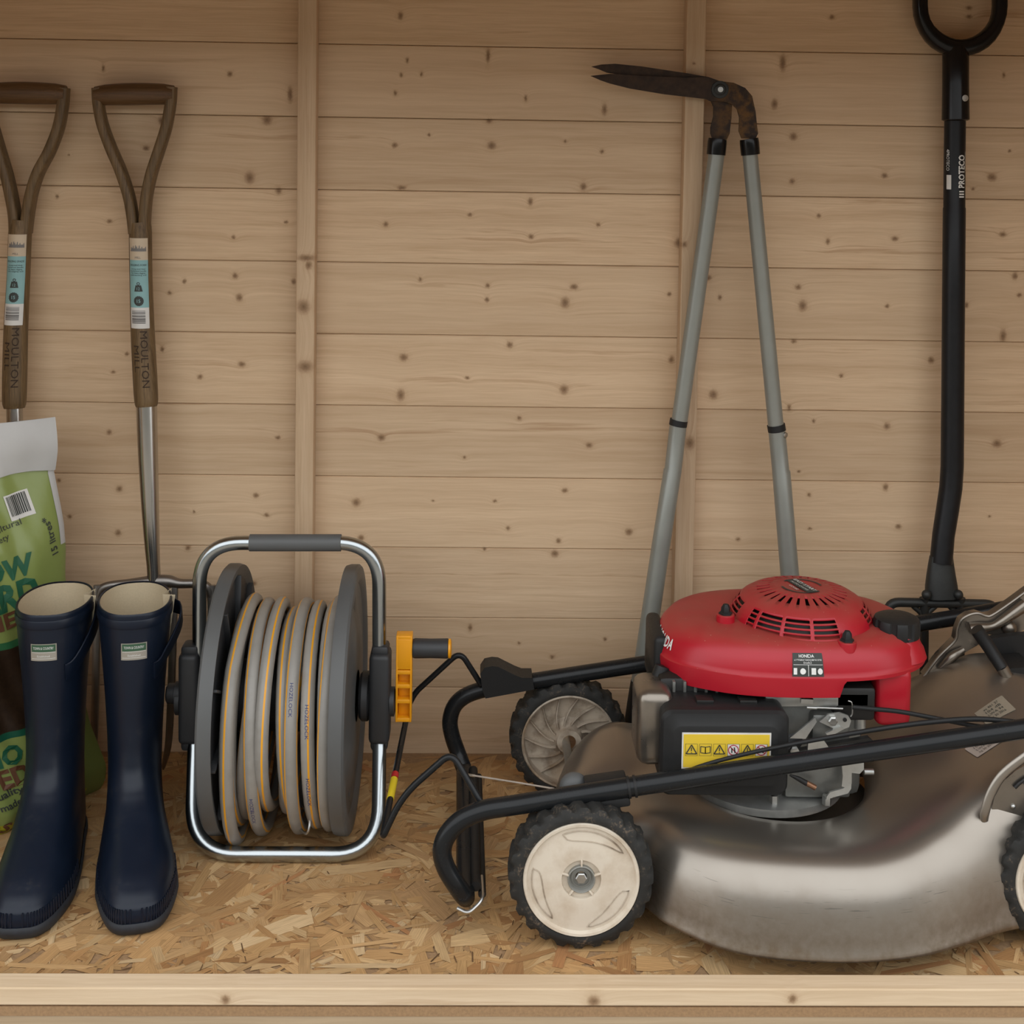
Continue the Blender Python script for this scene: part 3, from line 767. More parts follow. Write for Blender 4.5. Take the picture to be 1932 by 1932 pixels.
c = t.mix(band(z_br1-.010, z_br1+.008), c, (.03,.13,.05))
c = t.mix(t.math('MULTIPLY', t.math('SUBTRACT', 1.0, step(V_, z_yel)), step(U_, .10)), c, (.42,.40,.02))
t.bump(t.noise(t.obj(), 25, 3), .25, .004)
M_bag = t.set(c, .33, 0.0, .5)
M_bag_w = simple('white_bag_film', (.50,.49,.47), .42, scale=8, var=.1)
zt = .478
MB().grid(lambda u, v: bag_pt(u, v*BH), 60, 70, uv=True).build('front_sheet', M_bag, bg, fix=False, angle=80)
MB().grid(lambda u, v: bag_pt(u, v*BH, -1), 40, 40).build('back_sheet', M_bag_w, bg, angle=80)
MB().grid(lambda u, v: bag_pt(u, .0005+.001*v, 1 if v > .5 else -1), 40, 1).build('base_seam', M_bag_w, bg)
# the top is turned down over the front, showing its white inside
def flap(u, v, lift):
    z = lerp(BH+.001, zt-.012*u+.006*math.sin(9*u), v)
    return bag_pt(u, min(z, BH))+wn(z)[1]*(lift+.006*math.sin(math.pi*v)+.002*math.sin(14*u+2*v))+Vector((0,0,max(0, z-BH)))
MB().grid(lambda u, v: flap(u, v, .004), 40, 14).grid(lambda u, v: flap(u, v, .0025), 40, 14).build('folded_top', M_bag_w, bg, angle=80)
MB().grid(lambda u, v: bag_pt(u*.030, lerp(.37, .50, v))+wn(.45)[1]*.001, 4, 10).build('side_seal', M_bag_w, bg)
def on_bag(px, py, tilt=0.0, lift=.0012):
    u0, z0 = solve(px, py); c, s = math.cos(tilt), math.sin(tilt)
    def fn(x, y):
        X = x*c-y*s; Y = x*s+y*c
        return bag_pt(u0-X/BW, z0+Y)+wn(z0+Y)[1]*lift
    return fn
for txt, px, py, tl, sz, bo, al, wd, mt in (('GROW',64,1077,.10,.028,.05,'R',.128,M_green_ink),('HARD',76,1128,.10,.034,.05,'R',.125,M_green_ink),('RATIO',47,1432,.06,.024,.04,'R',.11,M_green_ink),
        ('THE',33,1176,.10,.020,.035,'R',.075,M_brown_ink),('ADDED',60,1468,.06,.024,.04,'R',.125,M_brown_ink),('horticultural',42,990,.13,.0085,0,'R',.08,M_ink),('society',18,1016,.13,.0085,0,'R',.04,M_ink),
        ('15 litres*',110,1043,math.radians(100),.0105,.015,'L',.056,M_ink),('good quality',46,1494,.06,.009,.02,'R',.085,M_ink),('well made',42,1516,.06,.009,.02,'R',.06,M_ink),('FLOWERS',14,1568,.03,.015,.03,'R',.12,M_brown_ink)):
    k = MB(); text(k, txt, on_bag(px, py, tl), sz, bold=bo, align=al, width=wd); k.build('lettering', mt, bg, smooth=False)
pf = on_bag(44, 975, .12); bc = MB().grid(lambda u, v: pf(lerp(-.019, .019, u), lerp(0, .036, v)), 6, 6).build('barcode_label', M_paper_w, bg)
k = MB(); rnd = random.Random(2); x = -.016; pf2 = on_bag(44, 975, .12, .0022)
while x < .0150:
    w = rnd.choice((.0009, .0013, .002)); k.grid(lambda u, v: pf2(x+w*u, lerp(.006, .034, v)), 1, 5); x += w+rnd.choice((.0009, .0013))
k.build('barcode', M_ink, bc, smooth=False)

# ---------------------------------------------------------------- hose reel
hr = thing('hose_reel', 'freestanding hose reel with plated tube frame and orange crank beside the boots', 'hose reel', (-.265, -.26, 0))
AX = Vector((0, -.222, .186))
M_grey = simple('mid_grey_plastic', (.088,.090,.089), .5, scale=25, var=.1, bump=.03)
M_grey_d = simple('charcoal_plastic', (.030,.031,.033), .5, scale=60, var=.15)
M_orange = simple('amber_plastic', (.80,.33,.006), .35, scale=30, var=.06)
rT = 13.5*S(-.26)
zl = lambda px, py, Y: P(px, py, Y)
yu, yl = -.243, -.248
lp = [zl(363,1612,-.324)]
B0, B1 = P(372, 1600, -.324), P(705, 1600, -.324); B0.z = B1.z = rT+.0005
L1, R1 = P(367, 1400, yl), P(716, 1400, yl); L2, R2 = P(376, 1225, yu), P(716, 1225, yu)
T0, T1 = P(378, 1024, -.240), P(714, 1024, -.240)
B0.x, B1.x = P(361, 1615, -.324).x, P(714, 1615, -.324).x
pts = fillet([L2+Vector((0,0,-.02)), L1, B0, B1, R1, R2+Vector((0,0,-.02))], [0,.01,.062,.062,.01,0], 12)
lo = MB().sweep(pts, rT, n=20, ref=(0,1,0)).build('floor_frame', M_chrome, hr)
pts = fillet([L2+Vector((0,0,-.02)), Vector((T0.x-.001, T0.y, T0.z)), Vector((T1.x+.001, T1.y, T1.z)), R2+Vector((0,0,-.02))], [0,.060,.060,0], 14)
MB().sweep(pts, rT, n=20, ref=(0,1,0)).build('carry_frame', M_chrome, hr)
g0, g1 = P(471, 1024, -.240), P(644, 1024, -.240)
MB().sweep([g0, lerp(g0, g1, .002), lerp(g0, g1, .998), g1], [.0105, .0118, .0118, .0105], n=24, ref=(0,1,0)).build('carry_grip', M_grey, hr)
def flange(name, x_in, sgn, R):
    """dished wheel; sgn points outwards along X"""
    c = Vector((x_in, AX.y, AX.z))
    pr = [(.035,-.004),(.060,.000),(.110,.002),(R-.026,.004),(R-.012,-.003),(R-.002,-.0045),(R,.002),(R,.013),(R-.003,.016),(R-.012,.017),(R-.020,.016),(R-.026,.011),(.130,.009),(.105,.015),(.070,.017),(.035,.017)]
    return MB().lathe(pr, c, (sgn,0,0), n=72, capends=False).build(name, M_grey, hr, angle=35)
fl = flange('drum_flange', -.345, -1, .181); fr_ = flange('drum_flange', -.186, 1, .181)
for i in range(10):                                       # stiffening ribs inside the left wheel
    a = i*2*math.pi/10+.2; d = Vector((0, math.cos(a), math.sin(a)))
    MB().box(Vector((-.3415, AX.y, AX.z))+d*.115, (.009, .004, .105), .001, Matrix.Rotation(a-math.pi/2, 4, 'X')).build('rib', M_grey_d, fl)
MB().lathe([(.170,0),(.170,.001),(.02,.001)], (-.3458, AX.y, AX.z), (1,0,0), n=48).build('inner_face', M_grey_d, fl)
MB().lathe([(.050,0),(.048,.05),(.048,.11),(.050,.165)], (-.348, AX.y, AX.z), (1,0,0), n=36).build('drum_core', M_grey_d, hr)
hs = NT('braided_hose'); uvx = hs.sep(hs.uv())
tw = hs.math('FRACT', hs.math('MULTIPLY_ADD', uvx[1], .10, uvx[0]))
d1 = hs.math('ABSOLUTE', hs.math('SUBTRACT', hs.math('FRACT', hs.math('MULTIPLY', tw, 3.0)), .5))
stripe = hs.ramp(d1, [(0.0, 1.0), (.058, 1.0), (.076, 0.0)])
q = hs.n('ShaderNodeCombineXYZ'); hs.l(uvx[0], q.inputs[0]); hs.l(hs.math('MULTIPLY', uvx[1], 18.0), q.inputs[1])
wvx = hs.n('ShaderNodeTexWave'); wvx.inputs['Scale'].default_value = 14; hs.l(q.outputs[0], wvx.inputs['Vector'])
base = hs.mix(hs.math('MULTIPLY', wvx.outputs['Fac'], .25), (.26,.245,.22), (.37,.35,.315))
base = hs.mix(hs.ramp(hs.noise(hs.obj(), 30, 3), [(.5, 0.0), (.8, .5)]), base, (.18,.165,.14))
hs.bump(wvx.outputs['Fac'], .08, .0006)
M_hose = hs.set(hs.mix(stripe, base, (.74,.33,.012)), .38, 0.0, .5)
# windings: (top x, bottom x) of the front runs as seen, layer radius
LOOPS = [(456,408,.150),(458,420,.138),(473,430,.161),(499,500,.153),(512,470,.140),(527,505,.156),(550,560,.140),(573,570,.155),(586,545,.132),(599,603,.152),(627,633,.150),(646,640,.158),(640,655,.138)]
rnd = random.Random(5); pts = []
for i, (xt, xb, R) in enumerate(LOOPS):
    xt2, R2 = (LOOPS[i+1][0], LOOPS[i+1][2]) if i+1 < len(LOOPS) else (xt, R)
    X0 = P(xt, 1140, AX.y).x; X1 = P(xb, 1570, AX.y-.04).x; X2 = P(xt2, 1140, AX.y).x
    sag = {2: .020, 3: .012, 7: .010, 5: -.030}.get(i, .004)+rnd.uniform(-.003, .003)
    if i == 5: X1 = P(500, 1450, -.33).x
    m_ = 40
    for k in range(m_):
        a = 2*math.pi*k/m_                    # 0 = top, then over the front to the bottom and up behind
        t_ = k/m_
        X = lerp(X0, X1, sstep(0, 1, t_*2)) if t_ < .5 else lerp(X1, X2, sstep(0, 1, t_*2-1))
        rr = lerp(R, R2, sstep(.6, 1, t_)) -.010-.020*math.cos(a)+sag*max(0, -math.cos(a))**2
        pts.append((X, AX.y-math.sin(a)*rr*.98, min(AX.z+math.cos(a)*rr, 9)))
pts = [Vector((min(max(p[0], -.326), -.199), p[1], max(p[2], .0105))) for p in pts]
pts_h = list(pts)
hose = MB().sweep(pts, .0093, n=18, ref=(1,0,0), uvs=True).build('garden_hose', M_hose, None, angle=80, fix=False)
tag(hose, 'grey braided garden hose with thin yellow stripes wound on the reel', 'hose')
end = [Vector(p) for p in spline([(-.252,-.28,.07),(-.24,-.31,.045),(-.225,-.335,.045),(-.222,-.33,.062),(-.24,-.30,.075)], 6)]
MB().sweep(end, .0016, n=8).build('hose_hook', M_zinc, hose)
# bearing blocks on the frame
for px, sg in ((360, -1), (717, 1)):
    c = P(px, 1312, -.244); X = c.x
    bl = MB().box((X, -.2405, c.z), (.029, .044, .128), .007, seg=3).build('bearing_block', M_grey_d, hr)
    MB().lathe([(.030,0),(.034,.004),(.034,.012),(.026,.020)], (X-sg*.030, AX.y, AX.z), (sg,0,0), n=32).build('hub', M_grey_d, bl)
    for dz in (.066, -.068): MB().box((X, -.2405, c.z+dz), (.024, .030, .016), .005).build('tube_clamp', M_grey_d, bl)
    MB().lathe([(.020,0),(.020,.006),(.012,.008)], (X+sg*.014, -.2405, AX.z), (sg,0,0), n=24).build('hub_cap', M_grey_d, bl)
cx = P(345, 1308, -.24)
MB().lathe([(.0165,0),(.0165,.010),(.0140,.011),(.0140,.020),(.011,.022)], (cx.x, -.2405, cx.z), (-1,0,0), n=24).build('hose_inlet', M_grey_d, hr)
# crank: arm with three pockets, turning handle
A0, A1 = P(762, 1355, -.240), P(764, 1193, -.240); hw = .0105
ar = MB(); zb_, zt_ = A0.z, A1.z
xo = lambda z: lerp(A0.x, A1.x, (z-zb_)/(zt_-zb_))
def armbox(z0, z1, yc, ty, wl, wr): ar.box((xo((z0+z1)/2)+(wr-wl)/2, yc, (z0+z1)/2), (wl+wr, ty, z1-z0), .0015)
ar.box((A0.x, -.236, (zb_+zt_)/2), (.017, .008, zt_-zb_), .003)
for s in (-1, 1): ar.box((A0.x+s*.0098, -.2435, (zb_+zt_)/2), (.0030, .021, zt_-zb_), .0012)
for f in (0.025, .24, .415, .575, .70, .85, .975): ar.box((A0.x, -.2435, lerp(zb_, zt_, f)), (.0196, .020, .006 if f not in (.70, .85) else .022), .0012)
ar.box((A0.x, -.2435, lerp(zb_, zt_, .80)), (.0196, .021, .040), .0012)
crank = ar.build('crank_arm', M_orange, hr, angle=30)
MB().lathe([(.011,0),(.011,.021)], (A0.x-.032, -.2405, AX.z), (1,0,0), n=20).build('axle', M_grey_d, hr)
h0 = P(779, 1223, -.243); h1 = P(846, 1223, -.243)
MB().lathe([(.0125,0),(.0138,.003),(.0132,.025),(.0138,(h1-h0).length-.001),(.0125,(h1-h0).length)], h0, (1,0,0), n=24).build('crank_handle', M_grey_d, hr)
MB().lathe([(.0132,0),(.0135,.003),(.010,.0045)], h0+Vector(((h1-h0).length,0,0)), (1,0,0), n=24).build('handle_cap', M_orange, hr)
for i in range(6):                                        # shallow raised pads on the outer face of the right wheel
    a = i*math.pi/3+.35; d = Vector((0, math.cos(a), math.sin(a)))
    b = MB().sphere((0,0,0), .03, 20, 10, (.16, 1.0, .72)); Rm = Matrix.Rotation(a, 3, 'X')
    b.v = [Rm @ v+Vector((-.178, AX.y, AX.z))+d*.118 for v in b.v]; b.build('wheel_pad', M_grey, fr_)
# blue makers' print along some of the windings
M_blue = simple('blue_ink', (.02,.03,.14), .5)
for li, t0, tl in ((7, .17, .016), (9, .20, .016), (10, .24, .016), (9, .30, .016), (3, .33, .016)):
    def on_hose(x, y, li=li, t0=t0):
        f = (li+t0)*40+x/(2*math.pi*.145)*40; i = int(f); c = lerp(pts_h[i], pts_h[i+1], f-i)
        nn = Vector((0, c.y-AX.y, c.z-AX.z)).normalized(); a = y/.0093
        return c+nn*(.0097*math.cos(a))+Vector((.0097*math.sin(a), 0, 0))
    k = MB(); text(k, 'HOZELOCK', lambda x, y: on_hose(x, y-.0022), .0045, align='L', width=.042); k.build('hose_print', M_blue, hose, smooth=False)
# ---------------------------------------------------------------- lawn mower
mw = thing('lawn_mower', 'petrol lawn mower with red engine, silver deck and folded black handle', 'lawn mower', (.42, -.33, 0))
t = NT('deck_metallic_paint'); n1 = t.noise(t.obj(), 10, 4); n2 = t.noise(t.obj(), 90, 4); pz = t.sep(t.obj())
c = t.mix(n1, (.285,.25,.212), (.35,.315,.272))
dirt = t.math('MULTIPLY', t.ramp(t.math('MULTIPLY_ADD', n1, .08, pz[2]), [(.065, .85), (.150, 0.0)]), t.ramp(n2, [(.30, .35), (.65, 1.0)]))
c = t.mix(dirt, c, (.165,.118,.072))
sx = t.noise(t.vmath('MULTIPLY', t.obj(), (30.0, 30.0, 650.0)), 1.0, 2)
c = t.mix(t.math('MULTIPLY', t.ramp(sx, [(.66, 0.0), (.70, .6)]), t.ramp(pz[2], [(.062, 0.0), (.072, 1.0), (.098, 1.0), (.108, 0.0)])), c, (.13,.12,.105))
M_deck = t.set(c, t.math('MULTIPLY_ADD', dirt, .22, .33), .85, .5)
M_brkt = simple('bronze_grey_metal', (.25,.22,.185), .3, .85, scale=60, var=.15)
DC = Vector((.405, -.325, 0)); RI = .125
OUT = [(.100,-.32),(.106,-.40),(.145,-.452),(.205,-.474),(.240,-.520),(.314,-.570),(.42,-.586),(.513,-.577),(.58,-.553),(.641,-.524),(.72,-.500),(.80,-.48),(.835,-.40),(.835,-.25),(.80,-.19),(.70,-.165),(.55,-.125),(.40,-.118),(.29,-.128),(.240,-.163),(.175,-.170),(.128,-.193),(.108,-.25)]
OS = spline(OUT, 7, closed=True); NO = len(OS)
PRF = [(1.002,-.02),(1.012,-.01),(1.013,.02),(1.004,.045),(.985,.20),(.96,.40),(.925,.58),(.88,.73),(.82,.85),(.75,.93),(.66,.985),(.55,1.01),(.42,1.01),(.28,.995),(.14,.98),(.05,.965),(0,.93),(-.02,.86)]
def deck_pt(i, j):
    o = OS[i % NO]; a = math.atan2(o[1]-DC.y, o[0]-DC.x); ri = Vector((DC.x+RI*math.cos(a), DC.y+RI*math.sin(a)))
    f, h = PRF[j]; x = lerp(ri.x, o[0], f); y = lerp(ri.y, o[1], f)
    zb = .030+.012*sstep(.60,.45,x)*0+.006*sstep(.3,.15,x)
    zc = .132+(.098+.055*sstep(-.42,-.26,y))*sstep(.46,.80,x)-.010*sstep(.30,.12,x)
    crease = .022*math.exp(-((y+.335-.25*(x-.16))/.030)**2)*sstep(.30,.17,x)
    lump = .022*math.exp(-((x-.190)/.055)**2-((y+.222)/.045)**2)
    return Vector((x, y, lerp(zb, zc, h)+(lump-crease)*max(0, h)))
dk = MB(); nj = len(PRF)
dk.v = [deck_pt(i, j) for j in range(nj) for i in range(NO)]
dk.f = [(j*NO+i, j*NO+(i+1) % NO, (j+1)*NO+(i+1) % NO, (j+1)*NO+i) for j in range(nj-1) for i in range(NO)]
deck = dk.build('deck', M_deck, mw, angle=60)
for k in (0,):
    MB().lathe([(.128,.100),(.10,.098),(.03,.097)], DC, n=48, capends=False).build('deck_well', simple('grimy_metal', (.06,.045,.03), .8), deck)
# stickers on the rear of the deck
from mathutils.bvhtree import BVHTree
BV = BVHTree.FromPolygons(dk.v, dk.f)
def deck_z(x, y):
    best = min(((p.x-x)**2+(p.y-y)**2, p.z) for p in dk.v); return best[1]
def deck_sticker(name, mt, cpx, w, h, rot, parent, draw=None):
    # find the deck point seen at this pixel
    b = min(((proj(p)[0]-cpx[0])**2+(proj(p)[1]-cpx[1])**2, i) for i, p in enumerate(dk.v) if p.z > .12)[1]
    c = dk.v[b]; j, i = divmod(b, NO)
    e1 = dk.v[j*NO+(i+1) % NO]-dk.v[j*NO+(i-1) % NO]; e2 = dk.v[min(j+1, nj-1)*NO+i]-dk.v[(j-1)*NO+i]
    nn = e1.cross(e2).normalized(); nn = nn if nn.z > 0 else -nn
    c = P(cpx[0], cpx[1], c.y)
    ex = Vector((1,0,0))-nn*nn.x; ex.normalize(); ey = nn.cross(ex); q = Matrix.Rotation(rot, 3, nn); ex = q @ ex; ey = q @ ey
    def on(x, y, d):
        q = c+ex*x+ey*y; h_ = BV.ray_cast(q+nn*.08, -nn)
        return (h_[0] if h_[0] is not None else q)+nn*d
    o = MB().grid(lambda u, v: on((u-.5)*w, (v-.5)*h, .0008), 10, 7).build(name, mt, parent)
    k = MB()
    if draw: draw(k, lambda x, y: on(x, y, .0016)); k.build('print', M_ink, o, smooth=False)
    return o
def dr(k, fn):
    for r in range(4): text(k, ['xv 461 37', '104 dB', 'LWA 94', 'kg 30 2016'][r], lambda x, y, r=r: fn(x, y+.007-.0055*r), .0035, width=.024)
deck_sticker('rating_sticker', simple('faded_sticker', (.40,.34,.29), .6), (1855,1408), .040, .026, .35, deck, dr)
deck_sticker('worn_sticker', simple('worn_sticker', (.24,.20,.145), .6), (1878,1345), .046, .028, .35, deck, dr)

# wheels
M_tyre = None
t = NT('dusty_tyre'); n1 = t.noise(t.obj(), 60, 5); n2 = t.noise(t.obj(), 300, 3)
c = t.mix(n1, (.010,.010,.009), (.030,.029,.026)); c = t.mix(t.math('MULTIPLY', t.ramp(n1, [(.5, 0.0), (.75, .8)]), t.ramp(n2, [(.5, 0.0), (.65, 1.0)])), c, (.20,.14,.09))
t.bump(n2, .3, .001); M_tyre = t.set(c, .72, 0.0, .4)
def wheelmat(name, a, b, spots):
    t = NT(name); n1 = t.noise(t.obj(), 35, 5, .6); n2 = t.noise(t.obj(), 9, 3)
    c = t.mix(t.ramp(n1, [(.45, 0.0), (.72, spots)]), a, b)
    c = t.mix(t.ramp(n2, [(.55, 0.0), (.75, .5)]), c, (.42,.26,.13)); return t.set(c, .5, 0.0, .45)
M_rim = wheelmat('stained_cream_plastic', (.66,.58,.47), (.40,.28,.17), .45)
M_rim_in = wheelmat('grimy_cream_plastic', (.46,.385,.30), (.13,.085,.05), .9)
M_hubg = simple('grey_hub_plastic', (.22,.215,.19), .45)
RW = .0886
def wheel(c, sgn, inner):
    """c = centre of the visible face, sgn = direction of that face along Y (towards the camera is -1); tread runs away from it"""
    cx, cy, cz = c; wd = .046; W_ = bpy.data.objects.new
    prof = [(.0700,.004),(.0712,.0005),(.0745,-.0006),(.079,.0006),(.0825,.003),(.0850,.007),(.0858,.012),(.0858,.018),(.0858,.023),(.0858,.028),(.0858,.034),(.0850,.039),(.0825,.043),(.079,.0455),(.0745,.0466),(.0712,.0455),(.0700,.042)]
    n = 192; lug = 24; tm = MB()
    for (r, h) in prof:
        for i in range(n):
            a = 2*math.pi*i/n; ph = (a/(2*math.pi)*lug + .5*(abs(h-.023)/.023)) % 1
            e = 1.0 if ph < .56 else (0.0 if ph > .64 and ph < .92 else .5)
            side = sstep(.0815, .0850, r)
            rr = r+side*(.0026*e-.0020*(1-e))
            hh = h+(-.0022*e if h < .01 else (.0022*e if h > .036 else 0))*side
            tm.v.append(Vector((cx+rr*math.cos(a), cy-sgn*hh, cz+rr*math.sin(a))))
    for j in range(len(prof)-1):
        for i in range(n): tm.f.append((j*n+i, j*n+(i+1) % n, (j+1)*n+(i+1) % n, (j+1)*n+i))
    wh = tm.build('wheel', M_tyre, mw, angle=38)
    ax = (0, sgn, 0); f0 = Vector((cx, cy, cz))
    if not inner:
        rim = MB().lathe([(.0702,-.012),(.0706,-.001),(.0695,.0008),(.0665,.0004),(.0645,-.0035),(.045,-.0028),(.0255,-.0012),(.0240,-.0015),(.0235,-.006),(.0150,-.006)], f0, ax, n=72, capends=False).build('wheel_disc', M_rim, wh, angle=35)
        MB().lathe([(.0168,-.009),(.0168,-.0015),(.0158,-.0005),(.0148,-.0015),(.0142,-.007),(.0120,-.0075)], f0, ax, n=32, capends=False).build('hub_ring', M_hubg, rim)
        MB().lathe([(.0125,-.012),(.0125,-.0065),(.0100,-.0055),(.0098,-.0075),(.0072,-.0075)], f0, ax, n=32, capends=False).build('hub_washer', M_hubg, rim)
        MB().lathe([(.0072,-.012),(.0072,-.0038),(.0060,-.003),(.0,-.003)], f0, ax, n=6).build('axle_bolt', M_zinc, rim, angle=20)
        for k in range(5):
            a = math.radians(72*k+18); d = Vector((math.cos(a), 0, math.sin(a)))
            MB().box(f0+d*.0203+Vector((0, sgn*-.0035, 0)), (.009, .005, .0022), .0006, Matrix.Rotation(-a, 4, 'Y')).build('hub_web', M_rim, rim)
        for (d0, d1) in ((113, 33), (167, 235), (-14, -82)):     # three long pockets, each with a raised kerb, darker to paint in recess shade
            out = []; inn = []
            for i in range(25):
                u = i/24; a = math.radians(lerp(d0, d1, u)); w = .0125*math.sin(math.pi*u**.62)**.55 if 0 < u < 1 else 0
                out.append((.0598, a)); inn.append((.0598-w, a))
            pts = [f0+Vector((r*math.cos(a), sgn*-.0029, r*math.sin(a))) for r, a in out+inn[::-1][1:-1]]
            MB().sweep(pts, .0009, n=6, ref=(0,1,0), closed=True).build('pocket_kerb', M_rim_in, rim)
    else:
        rim = MB().lathe([(.0702,-.012),(.0706,-.001),(.0690,.0008),(.0670,-.001),(.0655,-.016),(.030,-.022),(.020,-.012),(.018,-.002),(.010,-.002)], f0, ax, n=72, capends=False).build('wheel_disc', M_rim_in, wh, angle=35)
        for k in range(14):
            a = 2*math.pi*k/14; pts = []
            for i in range(9):
                u = i/8; r = lerp(.022, .066, u); b = a+.55*(1-u)**1.4
                pts.append(f0+Vector((r*math.cos(b), sgn*-(.0165-.005*(1-u)), r*math.sin(b))))
            MB().sweep(pts, .0011, .0042, n=6, ref=(0,1,0)).build('rib', M_rim_in, rim)
    return wh
wheel((.1298, -.522, RW), -1, False)
wheel((.1385, -.1555, RW), -1, True)
wheel((.728, -.522, RW), -1, False)
wheel((.728, -.1555, RW), -1, True)
for X in (.134, .728): MB().sweep([(X, -.50, RW), (X, -.13, RW)], .006, n=12).build('axle', M_zinc, mw)

# engine ------------------------------------------------------------------
EC = Vector((.405, -.320, 0))
M_block = simple('cast_aluminium', (.20,.20,.185), .45, .7, scale=70, var=.25, bump=.15)
M_block_l = simple('bright_cast_aluminium', (.50,.50,.475), .38, .8, scale=90, var=.2)
M_dark = simple('oily_black', (.010,.009,.008), .5, scale=60, var=.3)
cb = MB().lathe([(.106,.124),(.106,.134),(.100,.1365),(.060,.139),(.030,.150)], (.386,-.334,0), n=64).build('engine_base', M_block_l, mw, angle=40)
blk = MB().box((.437, -.318, .205), (.13, .17, .145), .012).build('crankcase', M_block, mw)
MB().box((.44, -.412, .165), (.085, .016, .05), .004).build('crankcase_cover', M_block, blk)
for px, py in ((1460,1505),(1560,1500)): 
    b_ = P(px, py, -.425); MB().lathe([(.006,0),(.006,.012),(.004,.013)], (b_.x, b_.y, .135), n=6).build('base_bolt', M_zinc, cb)
MB().box((.437, -.395, .268), (.135, .045, .020), .003).build('cylinder_shroud_plate', M_block_l, blk)
MB().box((.30, -.32, .262), (.13, .15, .05), .010).build('cylinder_head', M_dark, mw)
for i in range(6): MB().box((.255+.014*i, -.385, .272), (.004, .03, .022), .001).build('cooling_fin', M_block, blk)
# exhaust guard beside the filter box
MB().box((.228, -.392, .232), (.046, .075, .098), .014, seg=3).build('exhaust_guard', M_brkt, mw, angle=60)
# air filter box with lid
fb = MB().box((.3115, -.415, .2155), (.158, .082, .108), .012, seg=3).build('air_filter_box', M_black_plastic, mw, angle=60)
lid = MB()
prof = [(0,1.0),(.010,1.0),(.018,.965),(.021,.90)]
def rr(w, h, r, n=8):
    out = []
    for cx, cz, a0 in ((w-r, h-r, 0), (-w+r, h-r, 90), (-w+r, -h+r, 180), (w-r, -h+r, 270)):
        for i in range(n+1): a = math.radians(a0+90*i/n); out.append((cx+r*math.cos(a), cz+r*math.sin(a)))
    return out
rings = [(rr(.0805, .0545, .014), -.445), (rr(.0805, .0545, .014), -.454), (rr(.0775, .0515, .014), -.459), (rr(.0715, .0445, .013), -.4605), (rr(.0665, .0385, .012), -.4635), (rr(.0655, .0375, .012), -.464)]
m_ = len(rings[0][0])
for pts, Y in rings: lid.v += [Vector((.3115+x, Y, .2155+z)) for x, z in pts]
for j in range(len(rings)-1): lid.f += [(j*m_+i, j*m_+(i+1) % m_, (j+1)*m_+(i+1) % m_, (j+1)*m_+i) for i in range(m_)]
lid.f.append(tuple((len(rings)-1)*m_+i for i in range(m_)))
lid = lid.build('filter_lid', M_black_plastic, fb, angle=25)
for x in (.29, .345): MB().box((x, -.425, .2705), (.022, .018, .006), .001).build('lid_clip', M_dark, fb)
# warning label
M_yel = simple('warning_yellow', (.72,.50,.035), .45, var=.05)
M_red_ink = simple('red_ink', (.45,.03,.05), .5)
a_, b_ = P(1290, 1385, -.4646), P(1452, 1390, -.4646); cz = P(1290, 1416, -.4646).z; zt_ = a_.z
l0 = MB().box(((a_.x+b_.x)/2, -.4646, cz), (b_.x-a_.x+.004, .0008, 2*(zt_-cz)+.004)).build('warning_label', M_paper_w, lid, smooth=False)
MB().box(((a_.x+b_.x)/2, -.4652, cz), (b_.x-a_.x, .0006, 2*(zt_-cz))).build('label_field', M_yel, l0, smooth=False)
k = MB(); kr = MB(); kw = MB(); Wl = b_.x-a_.x; step_ = Wl/6.15
FN = lambda x, y, d=0: Vector((a_.x+x, -.4658-d, cz+.001+y))
def line(mb, p, q, w, d=0):
    p = Vector(p); q = Vector(q); dn = (q-p).normalized(); nn = Vector((-dn.y, dn.x))*w
    mb.add([FN(*(p+nn), d), FN(*(p-nn), d), FN(*(q-nn), d), FN(*(q+nn), d)], [(0,1,2,3)])
for i in range(6):
    x0 = step_*i+.0024; s = step_*.86
    for A, B in (((x0,-.007),(x0+s,-.007)),((x0+s,-.007),(x0+s,.008)),((x0+s,.008),(x0,.008)),((x0,.008),(x0,-.007))): line(k, A, B, .00018)
    m0 = x0+s/2
    if i in (0, 2, 4):
        for A, B in (((m0-.0066,-.0045),(m0+.0066,-.0045)),((m0+.0066,-.0045),(m0,.0068)),((m0,.0068),(m0-.0066,-.0045))): line(k, A, B, .0007, .0002)
        line(k, (m0, -.001), (m0, .0035), .0006, .0002); line(k, (m0, -.0032), (m0, -.0022), .0006, .0002)
    elif i == 1:
        for sg in (-1, 1):
            for A, B in (((m0,-.004),(m0+sg*.006,-.003)),((m0+sg*.006,-.003),(m0+sg*.006,.005)),((m0+sg*.006,.005),(m0,.004)),((m0,.004),(m0,-.004))): line(k, A, B, .0005, .0002)
    else:
        kw.add([FN(x0+.0004,-.0066,.0001), FN(x0+s-.0004,-.0066,.0001), FN(x0+s-.0004,.0076,.0001), FN(x0+.0004,.0076,.0001)], [(0,1,2,3)])
        cc = [(m0+.0062*math.cos(j*math.pi/10), .0005+.0062*math.sin(j*math.pi/10)) for j in range(20)]
        for j in range(20): line(kr, cc[j], cc[(j+1) % 20], .0006, .0003)
        line(kr, (m0-.0044,.0049), (m0+.0044,-.0039), .0006, .0003)
        line(k, (m0-.002,-.003), (m0-.002,.003), .0008, .0003); line(k, (m0+.002,-.003), (m0+.001,.004), .0008, .0003)
kw.build('pictogram_field', M_paper_w, l0, smooth=False); k.build('pictogram', M_ink, l0, smooth=False); kr.build('pictogram_ban', M_red_ink, l0, smooth=False)

